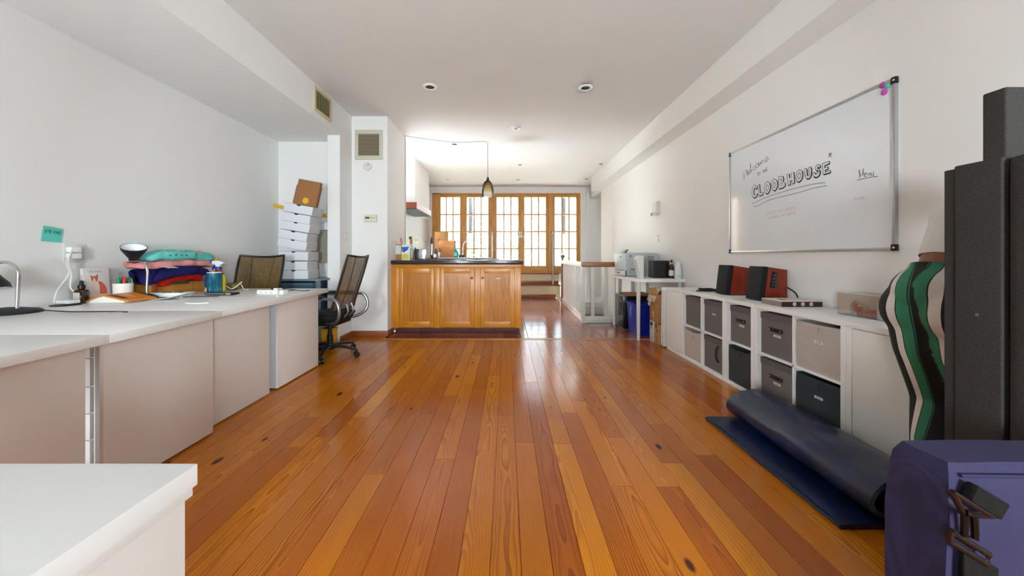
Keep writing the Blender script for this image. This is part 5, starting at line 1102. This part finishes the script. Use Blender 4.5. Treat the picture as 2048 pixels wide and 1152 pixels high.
# sink counter behind the island
sc_ = T('sink_counter', 'white topped sink counter behind the island', 'counter', (-1.50, 6.25, 0))
B(0, 1.35, .02, .6, .07, .975).build('cabinet_body', OAKV, sc_, bevel=.002); B(.03, 1.32, .07, .58, 0, .07).build('toe_kick', M('3d1a12', .5), sc_); B(-.01, 1.37, 0, .62, .975, 1.012).build('worktop', M('2c2827', .15, var=.1), sc_, bevel=.003)
MB().box(.25, 1.2, .06, .56, 1.012, 1.03).build('sink_rim', M('d5d6d6', .25), sc_, bevel=.005); B(.45, 1.05, .1, .5, 1.0301, 1.031).build('basin', M('8a8c8e', .25, .8), sc_)
ZK = 1.031
stv = T('kitchen_base_cabinets', 'white stove counter along the kitchen side wall', 'counter', (-2.04, 6.3, 0)); B(0, .52, 0, 2.55, .08, .95).build('body', M('d8d4cc', .4), stv, bevel=.003); B(0, .54, -.01, 2.55, .95, .985).build('worktop', M('2c2827', .15), stv, bevel=.003); B(.03, .47, .03, 2.5, 0, .08).build('toe_kick', M('3d1a12', .5), stv)
# faucets
Yk = 6.72; fx = PX(937.5, Yk); o = T('kitchen_faucet', 'tall curved chrome faucet at the sink', 'faucet', (fx, Yk, ZK)); zt_ = PZ(483, Yk)-ZK
MB().tube(bez([(0, 0, 0), (0, 0, zt_*.55), (-.015, -.0, zt_*.85), (-.06, 0, zt_), (-.1, 0, zt_*.86), (-.115, 0, zt_*.55), (-.115, 0, zt_*.3)], 8), .009, 12).build('spout', CHROME, o); MB().lathe([(.026, 0), (.026, .012), (.014, .02)], 16).build('base', CHROME, o); MB().lathe([(.014, zt_*.18), (.016, zt_*.3), (.011, zt_*.36)], 14, (-.115, 0, 0), cap=True).build('spray_head', M('d6d6d8', .2, .8), o)
fx = PX(955, Yk); o = T('filter_tap', 'small chrome filter tap beside the curved faucet', 'faucet', (fx, Yk, ZK)); MB().tube(bez([(0, 0, 0), (.0, 0, .07), (-.02, 0, .095), (-.06, 0, .06), (-.07, 0, .04)]), .006, 10).build('spout', CHROME, o); MB().tube([(.012, 0, .0), (.015, 0, .05)], .008, 10).build('base', CHROME, o); MB().tube([(.0, 0, .07), (.03, 0, .085)], .004, 8).build('lever', BLACK, o)
# things on the sink counter
o = T('cardboard_box', 'tall brown cardboard box leaning behind the shorter one by the sink', 'box', (PX(869, 6.75), 6.75, 1.013)); hb = PZ(464, 6.75)-1.013; B(0, PX(895, 6.75)-PX(869, 6.75), 0, .1, 0, hb).build('body', KRAFT2, o, bevel=.002); B(.0, .24, -.001, 0, hb*.62, hb*.66).build('tape', M('b08a5c', .4), o)
w_ = PX(908, 6.5)-PX(877, 6.5); o = T('cardboard_box', 'shorter brown cardboard box on the sink counter', 'box', (PX(877, 6.42), 6.42, ZK)); hb = PZ(481, 6.42)-ZK; B(0, w_, 0, .2, 0, hb).build('body', KRAFT, o, bevel=.002); MB().prism([(-.015, hb-.02), (.0, hb), (-.02, hb+.035), (-.03, hb+.03)], .0, .2, 'xz').build('open_flap', KRAFT2, o); MB().lathe([(.02, 0), (.026, .0005), (.026, .001), (.02, .001)], 20).xf(Matrix.Rotation(PI/2, 4, 'X')).build('printed_ring', M('7d5a1c', .7), o, loc=(.19, -.001, .05)); B(.05, w_-.02, -.001, 0, hb*.66, hb*.70).build('tape', M('b98f5a', .4), o)
o = T('dish_soap', 'turquoise dish soap bottle beside the cardboard box', 'bottle', (PX(911.5, 6.45), 6.45, ZK)); MB().lathe([(.001, 0), (.045, 0), (.05, .01), (.05, .09), (.035, .125), (.018, .138)], 24).xf(Matrix.Diagonal((1, .6, 1, 1))).build('bottle', M('19a0a8', .2, var=.05), o); MB().lathe([(.017, .136), (.017, .165), (.008, .17), (.001, .171)], 16).build('cap', M('2fb0b6', .4), o); MB().box(-.025, .025, -.031, -.0295, .03, .09).build('label', M('6fc6c8', .5), o)
o = T('dish_brush', 'dark blue dish sponge holder beside the soap', 'sponge holder', (PX(923, 6.45), 6.45, ZK)); B(-.05, .055, -.03, .04, 0, .05).build('holder', M('26384e', .5), o, bevel=.01); MB().tube([(-.03, 0, .04), (-.06, 0, .075)], .007, 8).build('handle', M('1d2a3c', .4), o)
o = T('knife', 'dark handled knife leaning on the cardboard box', 'knife', (PX(886, 6.3), 6.36, ZK), rot=(0, -.42, 0)); B(-.006, .006, 0, .006, 0, .1).build('blade', STEEL, o); B(-.008, .008, -.004, .01, .1, .19).build('handle', BLACKP, o, bevel=.003)
o = T('drinking_glass', 'clear drinking glass on the sink counter', 'glass', (PX(878.5, 6.3), 6.31, ZK)); MB().lathe([(.001, 0), (.03, 0), (.036, .09), (.034, .09), (.028, .004), (.001, .004)], 24).build('glass', clear_mat('e4e8ea', .12, 'tumbler'), o); MB().lathe([(.0362, .088), (.0366, .091), (.0345, .091)], 24).build('rim', M('e8ecee', .1), o)
o = T('dark_bottle', 'small dark bottle standing behind the pepper mill', 'bottle', (PX(868.5, 6.2), 6.30, 1.013)); MB().lathe([(.001, 0), (.03, 0), (.032, .1), (.014, .14), (.012, .18), (.001, .181)], 20).build('glass', M('3a3d40', .15), o); MB().lathe([(.0322, .02), (.0325, .08)], 20).build('label', M('8f9294', .6), o)
# things on the island
def iY(px, Y): return PX(px, Y)
o = T('pepper_mill', 'tall silver and dark blue mill on the island', 'pepper mill', (iY(863.5, 5.3), 5.3, ZI)); hm = PZ(474, 5.3)-ZI; MB().lathe([(.001, 0), (.02, 0), (.021, hm*.2), (.019, hm*.22)], 20).build('foot', BLACKP, o); MB().lathe([(.019, hm*.22), (.021, hm*.5), (.018, hm*.7)], 20).build('barrel', M('a9adb4', .25, .6), o); MB().lathe([(.018, hm*.7), (.016, hm*.9), (.011, hm*.92), (.013, hm*.97), (.001, hm)], 20).build('top', M('16182e', .3), o)
Y_ = 5.0; o = T('paper_bag', 'brown paper bag with pale label at the wall end of the island', 'bag', (iY(796, Y_), Y_, ZI)); hb = PZ(481, Y_)-ZI
MB().add(*taper(-.065, .065, -.04, .06, 0, hb*.8, -.006)).build('body', KRAFT, o); MB().prism([(-.06, hb*.78), (.06, hb*.78), (.045, hb*.92), (-.02, hb)], -.02, .035, 'xz').build('rolled_top', M('d8b8a4', .8), o); B(-.03, .055, -.048, -.044, hb*.3, hb*.75).build('label', M('cfd4d0', .6, var=.1, scale=50), o); MB().tube([(.04, 0, hb*.8), (.035, 0, hb*1.12), (.045, 0, hb*1.12), (.06, -.0, hb*.78)], .003, 6).build('clip', BLACK, o)
Y_ = 4.95; w_ = iY(818.5, Y_)-iY(803.5, Y_); o = T('detergent_pouch', 'blue white and yellow detergent box on the island', 'detergent box', (iY(803.5, Y_), Y_, ZI)); hb = PZ(488.5, Y_)-ZI
B(0, w_, 0, .06, 0, hb).build('carton', M('d8dedd', .5), o, bevel=.002); MB().prism([(.004, .02), (w_-.006, .02), (w_-.006, hb*.34), (w_*.5, hb*.42), (.008, hb*.36)], -.0012, 0, 'xz').build('yellow_print', M('d9c81e', .5, var=.1), o); MB().prism([(.0, hb*.82), (w_-.004, hb*.84), (w_*.8, hb*.66), (w_*.5, hb*.5), (.012, hb*.5)], -.0012, 0, 'xz').build('blue_print', M('1f55b8', .5), o); MB().prism([(w_*.35, hb*.44), (w_*.9, hb*.52), (w_*.9, hb*.62), (w_*.5, hb*.56)], -.0016, -.0012, 'xz').build('white_print', M('e8ecee', .5), o); B(w_, w_+.006, -.001, .06, 0, hb).build('side_panel', M('f0f0ee', .5), o)
Y_ = 5.1; o = T('spray_cleaner', 'clear cleaner bottle with orange cap on the island', 'bottle', (iY(822.5, Y_), Y_, ZI)); hb = PZ(473, Y_)-ZI; MB().lathe([(.001, 0), (.035, 0), (.037, .01), (.037, hb*.45), (.018, hb*.62), (.016, hb*.68)], 24).build('bottle', clear_mat('a8d4d8', .5, 'cleaner'), o); MB().lathe([(.018, hb*.66), (.018, hb*.86), (.014, hb*.9), (.001, hb*.91)], 16).build('orange_cap', M('b85a24', .4), o); B(-.03, .01, -.012, .012, hb*.88, hb).build('trigger', M('3c3230', .4), o); B(-.022, .022, -.0375, -.036, hb*.1, hb*.4).build('label', M('c9d6d4', .5), o)
o = T('brown_snack_bag', 'folded brown packet leaning behind the black toaster on the island', 'packet', (iY(826, 5.0), 5.05, ZI), rot=(0, .25, 0)); MB().prism([(-.03, 0), (.035, 0), (.03, .13), (-.03, .18)], -.015, .015, 'xz').build('packet', M('8a5a38', .7, var=.1), o, bevel=.004); MB().prism([(-.03, .175), (.03, .125), (.03, .135), (-.03, .185)], -.016, .016, 'xz').build('fold', M('734828', .7), o)
Y_ = 4.98; o = T('toaster', 'small black and chrome toaster on the island', 'toaster', (iY(828.5, Y_), Y_, ZI)); w1 = iY(838.5, Y_)-iY(828.5, Y_); w2 = iY(849.5, Y_)-iY(828.5, Y_); hb = PZ(498, Y_)-ZI; B(0, w1, 0, .12, .012, hb).build('end_cap', BLACKP, o, bevel=.012, seg=3); B(w1-.01, w2, .004, .116, .014, hb-.002).build('body', M('c8c9cc', .2, .8), o, bevel=.01, seg=3); B(-.006, .006, .05, .07, hb*.55, hb*.65).build('lever', M('202024', .4), o); B(w1+.01, w2-.012, .035, .05, hb-.003, hb-.0005).build('slot', BLACK, o); B(.01, w2-.01, .02, .1, 0, .013).build('base', BLACK, o)
o = T('silver_tray', 'flat steel tray of small items on the island', 'tray', (iY(862, 5.05), 5.05, ZI)); MB().lathe([(.001, 0), (.08, 0), (.09, .012), (.088, .013), (.078, .003), (.001, .003)], 28).build('dish', M('a8aaac', .3, .8), o); MB().ball((-.03, 0, .02), .018, 8).build('lump', M('5b544c', .6), o)
# ================================================================== ROLLED MAT
NAVY = NT('navy_vinyl')
nz = NAVY.n('ShaderNodeTexNoise', Scale=14.0, Detail=4.0); NAVY.l(NAVY.obj((1, .5, 1)), nz.inputs['Vector'])
NAVY.l(NAVY.ramp(nz.outputs['Fac'], [(.3, lin('08122a')), (.7, lin('12224a'))]), NAVY.b.inputs['Base Color']); NAVY.b.inputs['Roughness'].default_value = .3; NAVY.bump(nz.outputs['Fac'], .5, .010)
mt = T('rolled_mat', 'navy vinyl exercise mat half rolled on the floor', 'mat', (1.285, 1.345, 0))
prof = [(0, .010), (.08, .012), (.18, .012), (.30, .012), (.39, .022), (.45, .055), (.468, .10), (.44, .15), (.36, .182), (.27, .185), (.19, .165), (.145, .125), (.14, .085), (.175, .055), (.25, .047), (.33, .06), (.385, .09), (.37, .125), (.30, .145), (.23, .135), (.20, .11)]
cs = [Vector((p[0], 0, p[1])) for p in prof]; cs = bez(cs, 4); ny = 36; vs, fs = [], []; m_ = len(cs); thk = .010
Lm = .905
for j in range(ny+1):
    y_ = Lm*j/ny
    for k_, p in enumerate(cs):
        t_ = k_/(m_-1); n_ = (cs[min(k_+1, m_-1)]-cs[max(k_-1, 0)]).normalized(); nn = Vector((-n_.z, 0, n_.x))
        wv = noise.noise(Vector((p.x*9+3, y_*7, p.z*9)))*.006*(0.2+min(1, t_*4))+noise.noise(Vector((p.x*4, y_*18+p.x*20, p.z*5)))*.003*min(1, t_*5)
        sl_ = .02*(y_/Lm-.5)
        shift = -.02*(1-y_/Lm)*(t_ > .25)
        lift = .0 if t_ > .1 else 0
        for sgn in (1, -1):
            q_ = p+nn*(thk*sgn+wv); vs.append((q_.x+shift+(.006*math.sin(y_*11) if k_ < 2 else 0), y_+(.02*math.sin(p.x*14) if 0 < j < ny else 0)*0, max(.0008, q_.z)))
w2 = 2*m_
for j in range(ny):
    for k_ in range(m_-1):
        a = j*w2+2*k_; b = a+2; c = a+w2; d = b+w2
        fs += [(a, b, d, c), (a+1, c+1, d+1, b+1)]
    for k_ in (0, m_-1): a = j*w2+2*k_; fs.append((a, a+w2, a+w2+1, a+1))
for j in (0, ny):
    for k_ in range(m_-1): a = j*w2+2*k_; fs.append((a, a+1, a+3, a+2))
MB().add(vs, fs).build('mat_sheet', NAVY.m, mt, angle=60)
MB().tube([(-.004, Lm*i/20, .012+.002*math.sin(i*2.1)) for i in range(21)], .006, 8).build('edge_piping', M('1c2a44', .3), mt)
# ================================================================== GREY UPHOLSTERED PANELS
FEL = fabric('3f3c3a', 420, .18, .5)
def panel(label, x0, x1, y0, y1, z1, rnd_=.01):
    o = T('acoustic_panel', label, 'panel', (x0, y0, 0), group='dark grey upholstered panels'); B(0, x1-x0, 0, y1-y0, 0, z1).build('pad', FEL, o, bevel=rnd_, seg=4)
    return o
pk = panel('thick dark grey upholstered panel beside the bending person', 1.25, 1.74, .881, .979, 1.302, .006)
B(-.0012, .0, .046, .052, .892, .899).build('tag', M('6a6764', .8), pk)
panel('thin dark grey panel behind the thick one, hiding the person', 1.253, 1.74, .981, 1.003, 1.295, .004)
panel('dark grey upholstered panel directly behind the purple bag', 1.25, 1.74, .785, .876, 1.30, .02)
panel('tallest dark grey panel rising behind the others', 1.44, 1.76, 1.008, 1.06, 1.54, .006)
# ================================================================== PURPLE CARRY BAG
def purple():
    s = NT('purple_canvas'); w1 = s.n('ShaderNodeTexWave', Scale=150.0, Distortion=1.5, Detail=1.0, wave_type='BANDS', bands_direction='Z'); s.l(s.obj(), w1.inputs['Vector'])
    w2 = s.n('ShaderNodeTexWave', Scale=120.0, Distortion=1.5, Detail=1.0, wave_type='BANDS', bands_direction='X'); s.l(s.obj(), w2.inputs['Vector'])
    nz = s.n('ShaderNodeTexNoise', Scale=9.0, Detail=3.0); s.l(s.obj(), nz.inputs['Vector'])
    f_ = s.math('MULTIPLY', s.math('ADD', w1.outputs['Fac'], w2.outputs['Fac']), .5); f2 = s.math('ADD', s.math('MULTIPLY', f_, .55), s.math('MULTIPLY', nz.outputs['Fac'], .45))
    s.l(s.ramp(f2, [(.25, lin('17132f')), (.75, lin('2b2550'))]), s.b.inputs['Base Color']); s.b.inputs['Roughness'].default_value = .8; s.bump(f_, .3, .0015); return s.m
PUR = purple()
bg_ = T('carry_bag', 'purple canvas carry bag with black strap in the near corner', 'bag', (.85, .672, 0))
bw, bd, bh = .66, .105, .652
n1, n2 = 40, 30
def bagp(u, v):       # u around the outline, v up to the seam
    pass
vs, fs = [], []; outline = []
nx_, ny_ = 22, 5
for i in range(nx_+1): outline.append((bw*i/nx_, 0))
for i in range(1, ny_+1): outline.append((bw, bd*i/ny_))
for i in range(1, nx_+1): outline.append((bw-bw*i/nx_, bd))
for i in range(1, ny_): outline.append((0, bd-bd*i/ny_))
m_ = len(outline); nz_ = 26
for kz in range(nz_+1):
    z_ = bh*kz/nz_
    for (x_, y_) in outline:
        cx, cy = x_-bw/2, y_-bd/2; t_ = z_/bh; bul = 1+.02*math.sin(PI*t_); rr_ = max(0, t_-.93)/.07
        flare = .035*(1-t_)**1.4
        nn = noise.noise(Vector((x_*6, y_*10, z_*5)))*.006+noise.noise(Vector((x_*14, y_*18, z_*9)))*.0025
        ex = -1 if x_ < 1e-6 else (1 if abs(x_-bw) < 1e-6 else 0); ey = -1 if y_ < 1e-6 else (1 if abs(y_-bd) < 1e-6 else 0)
        vs.append((x_+ex*(flare+nn-.012*rr_**2), y_+ey*(nn-.012*rr_**2)+(-.0 if ey < 0 else 0), z_-.004*rr_**2))
for kz in range(nz_):
    for j in range(m_): fs.append((kz*m_+j, kz*m_+(j+1) % m_, (kz+1)*m_+(j+1) % m_, (kz+1)*m_+j))
fs += [tuple(range(m_))[::-1], tuple(range(nz_*m_, (nz_+1)*m_))]
MB().add(vs, fs).build('body', PUR, bg_, angle=55)
MB().tube([(.02, -.001, bh-.022), (.2, -.002, bh-.024), (.45, -.002, bh-.022), (bw-.02, -.001, bh-.024)], .0035, 6).build('seam_piping', M('221d42', .8), bg_)
# strap with triangular hardware on the front
BR = M('2a1c16', .35, .6, var=.2); WEB = fabric('12110f', 300, .3)
def onF(px, py, off=.0): Yf = .672-off; return (PX(px, Yf)-.85, -off, PZ(py, Yf))
a = Matrix.Rotation(0, 4, 'Y')
s1 = MB().prism([(onF(x_, y_)[0], onF(x_, y_)[2]) for x_, y_ in ((1921, 954), (1984, 992), (1966, 1022), (1908, 984))], -.026, -.008, 'xz').build('upper_strap', WEB, bg_, bevel=.004)
hw = MB().tube([onF(1904, 984, .02), onF(1984, 1033, .02), onF(1928, 1030, .02), onF(1904, 984, .02)], .0055, 8).build('triangle_ring', BR, bg_)
MB().tube([onF(1932, 1025, .024), onF(1948, 1032, .028), onF(1950, 1078, .026), onF(1928, 1070, .024), onF(1930, 1030, .024)], .0055, 8).build('snap_hook', M('2e241e', .3, .8), bg_)
MB().tube([onF(1902, 1062, .02), onF(1978, 1110, .02), onF(1974, 1128, .02), onF(1900, 1082, .02), onF(1902, 1062, .02)], .0055, 8).build('slide_buckle', BR, bg_)
p4 = [onF(x_, y_) for x_, y_ in ((1904, 1078), (1972, 1122), (1972, 1330), (1904, 1330))]
MB().prism([(p[0], p[2]) for p in p4], -.018, -.012, 'xz').build('hanging_strap', WEB, bg_, bevel=.002)
# ================================================================== PERSON BENDING OVER THE SHELF
def blob(name, parts, voxel, smooth, mat, parent, fn=None):
    mb = MB()
    for p in parts:
        if p[0] == 'b': mb.ball(p[1], p[2], 10, p[3] if len(p) > 3 else (1, 1, 1))
        else:
            pts, rs = p[1], p[2]; mb.tube(pts, rs, 14)
            for q_, r0 in zip(pts, rs): mb.ball(q_, r0*.995, 8)
    me = bpy.data.meshes.new(name); me.from_pydata(mb.v, [], mb.f); bm = bmesh.new(); bm.from_mesh(me); bmesh.ops.recalc_face_normals(bm, faces=bm.faces); bm.to_mesh(me); bm.free()
    tmp = bpy.data.objects.new(name+'_tmp', me); COL.objects.link(tmp)
    r0 = tmp.modifiers.new('r', 'REMESH'); r0.mode = 'VOXEL'; r0.voxel_size = voxel; s0 = tmp.modifiers.new('s', 'SMOOTH'); s0.factor = .5; s0.iterations = smooth
    dg = bpy.context.evaluated_depsgraph_get(); dg.update(); out = bpy.data.meshes.new_from_object(tmp.evaluated_get(dg)); bpy.data.objects.remove(tmp)
    out.name = name; o = bpy.data.objects.new(name, out); COL.objects.link(o); o.parent = parent; out.materials.clear(); out.materials.append(mat)
    for p in out.polygons: p.use_smooth = True
    if fn: fn(out)
    return o
pe = T('person', 'person bending over in green, black and white striped trousers, back turned', 'person', (1.585, 1.29, 0))
PO = Vector((1.56, 1.29, 0))
def L3(x, y, z): return (x-PO.x, y-PO.y, z)
lh, lk, la = (1.585, 1.365, .84), (1.63, 1.35, .49), (1.555, 1.28, .10)
rh, rk, ra = (1.60, 1.235, .84), (1.66, 1.225, .49), (1.615, 1.19, .10)
legL = [L3(*lh), L3(1.592, 1.355, .68), L3(*lk), L3(1.585, 1.315, .36), L3(*la)]
legR = [L3(*rh), L3(1.615, 1.235, .68), L3(*rk), L3(1.635, 1.22, .36), L3(*ra)]
SKIN = M('8a5236', .5, var=.06, scale=20)
tor = [L3(1.615, 1.285, .93), L3(1.65, 1.29, 1.04), L3(1.73, 1.315, 1.15), L3(1.84, 1.36, 1.23)]
body = blob('body', [('t', legL, [.075, .07, .05, .045, .036]), ('t', legR, [.075, .07, .05, .045, .036]), ('b', L3(1.62, 1.295, .89), .10, (1, 1.2, .8)), ('t', tor, [.105, .098, .108, .10]),
    ('t', [L3(1.85, 1.37, 1.22), L3(1.94, 1.40, 1.27)], [.06, .045]), ('b', L3(2.0, 1.42, 1.31), .085, (1, .82, 1.15)), ('b', L3(2.075, 1.435, 1.285), .018), ('b', L3(2.0, 1.345, 1.31), .018, (1, .5, 1.4)), ('b', L3(2.0, 1.495, 1.31), .018, (1, .5, 1.4)),
    ('t', [L3(1.86, 1.24, 1.21), L3(1.93, 1.19, 1.0), L3(2.02, 1.22, .80)], [.042, .034, .025]), ('t', [L3(1.86, 1.5, 1.21), L3(1.95, 1.54, 1.0), L3(2.04, 1.50, .80)], [.042, .034, .025]),
    ('b', L3(2.05, 1.23, .745), .03, (1.3, 1, .5)), ('b', L3(2.07, 1.50, .745), .03, (1.3, 1, .5))]+
    [('t', [L3(2.07, 1.23+d-.02, .745), L3(2.105+abs(d-.02)*-.4, 1.23+d*1.3-.02, .735), L3(2.13-abs(d-.02)*.5, 1.23+d*1.4-.02, .715)], [.0095, .009, .008]) for d in (0, .018, .036, .054)]+
    [('t', [L3(2.09, 1.50+d-.02, .745), L3(2.125, 1.50+d*1.3-.02, .735), L3(2.15, 1.50+d*1.4-.02, .715)], [.0095, .009, .008]) for d in (0, .018, .036, .054)]+
    [('t', [L3(2.045, 1.20, .745), L3(2.075, 1.175, .73)], [.011, .009]), ('t', [L3(2.065, 1.53, .745), L3(2.095, 1.555, .73)], [.011, .009])], .0085, 6, SKIN, pe)
def cut(me, p, n):
    bm = bmesh.new(); bm.from_mesh(me); bmesh.ops.bisect_plane(bm, geom=bm.verts[:]+bm.edges[:]+bm.faces[:], plane_co=L3(*p), plane_no=n, clear_outer=True); bm.to_mesh(me); bm.free()
def stripe_attr(me):
    cut(me, (1.63, 1.29, 1.0), (.30, .0, 1))
    at = me.attributes.new('stripe', 'FLOAT', 'POINT')
    for i, v in enumerate(me.vertices):
        p = v.co+PO
        def axis(pts):
            for (a_, b_) in zip(pts[:-1], pts[1:]):
                if p.z <= a_[2] and p.z >= b_[2]:
                    t_ = (a_[2]-p.z)/(a_[2]-b_[2]); return a_[0]+(b_[0]-a_[0])*t_, a_[1]+(b_[1]-a_[1])*t_
            return (pts[0][0], pts[0][1]) if p.z > pts[0][2] else (pts[-1][0], pts[-1][1])
        cl = axis([(1.585, 1.365, .9)]+[(1.592, 1.36, .68), lk, (1.585, 1.34, .36), la]); crr = axis([(1.60, 1.235, .9)]+[(1.615, 1.235, .68), rk, (1.635, 1.22, .36), ra])
        dl_ = math.hypot(p.x-cl[0], p.y-cl[1]); dr_ = math.hypot(p.x-crr[0], p.y-crr[1])
        c_ = cl if dl_ < dr_ else crr; sg = 1 if dl_ < dr_ else -1
        a_ = sg*math.atan2(-(p.y-c_[1]), -(p.x-c_[0])); at.data[i].value = a_/(2*PI)*5.0+.38+.06*math.sin(p.z*9)+5
    return me
def trousers():
    s = NT('striped_trousers'); a_ = s.t.nodes.new('ShaderNodeAttribute'); a_.attribute_name = 'stripe'
    nz = s.n('ShaderNodeTexNoise', Scale=16.0, Detail=2.0); s.l(s.obj((.4, .4, 2.2)), nz.inputs['Vector'])
    f_ = s.math('FRACT', a_.outputs['Fac']); K = lin('121214'); Wt = lin('d6cfc8'); G = lin('2f7a58')
    s.l(s.ramp(f_, [(0, K), (.27, K), (.271, Wt), (.50, Wt), (.501, K), (.53, K), (.531, G), (.80, G), (.801, K), (.83, G), (.85, K)], 'CONSTANT'), s.b.inputs['Base Color']); s.b.inputs['Roughness'].default_value = .8; s.bump(nz.outputs['Fac'], .5, .012); return s.m
blob('trousers', [('t', [L3(1.60, 1.36, .84), L3(1.602, 1.352, .70), L3(1.63, 1.35, .5), L3(1.585, 1.315, .36), L3(1.565, 1.27, .15)], [.108, .097, .068, .066, .076]),
    ('t', [L3(1.605, 1.235, .84), L3(1.62, 1.235, .70), L3(1.67, 1.225, .5), L3(1.64, 1.22, .36), L3(1.62, 1.19, .15)], [.108, .097, .068, .068, .078]),
    ('b', L3(1.595, 1.365, .845), .122, (1, .95, 1.0)), ('b', L3(1.59, 1.225, .85), .122, (1, .95, 1.0)), ('b', L3(1.605, 1.295, .915), .140, (1, 1.12, .85)), ('t', [L3(1.62, 1.295, .92), L3(1.635, 1.295, 1.04)], [.126, .107])], .009, 8, trousers(), pe, stripe_attr)
blob('shirt', [('t', [L3(1.63, 1.285, .98), L3(1.66, 1.293, 1.05), L3(1.74, 1.318, 1.155), L3(1.84, 1.36, 1.235)], [.106, .108, .118, .114]), ('t', [L3(1.86, 1.25, 1.21), L3(1.895, 1.215, 1.11)], [.06, .055]), ('t', [L3(1.86, 1.49, 1.21), L3(1.90, 1.52, 1.11)], [.06, .055])], .01, 4, M('d9d6d2', .8, var=.03, scale=30, bump=.1), pe, lambda me: cut(me, (1.645, 1.29, 1.035), (-.35, 0, -1)))
blob('hair', [('b', L3(1.985, 1.42, 1.335), .092, (1, .95, 1.1)), ('b', L3(1.94, 1.41, 1.33), .06)], .01, 3, M('1c1310', .6, var=.3, scale=60), pe)
for (fx_, fy_) in ((1.53, 1.285), (1.60, 1.185)):
    blob('shoe', [('t', [L3(fx_-.10, fy_, .035), L3(fx_-.06, fy_, .045), L3(fx_+.05, fy_, .038), L3(fx_+.14, fy_+.005, .03)], [.034, .042, .038, .029]), ('b', L3(fx_-.05, fy_, .075), .035, (1.2, .9, .9))], .006, 3, M('d8d6d6', .5, var=.03), pe)
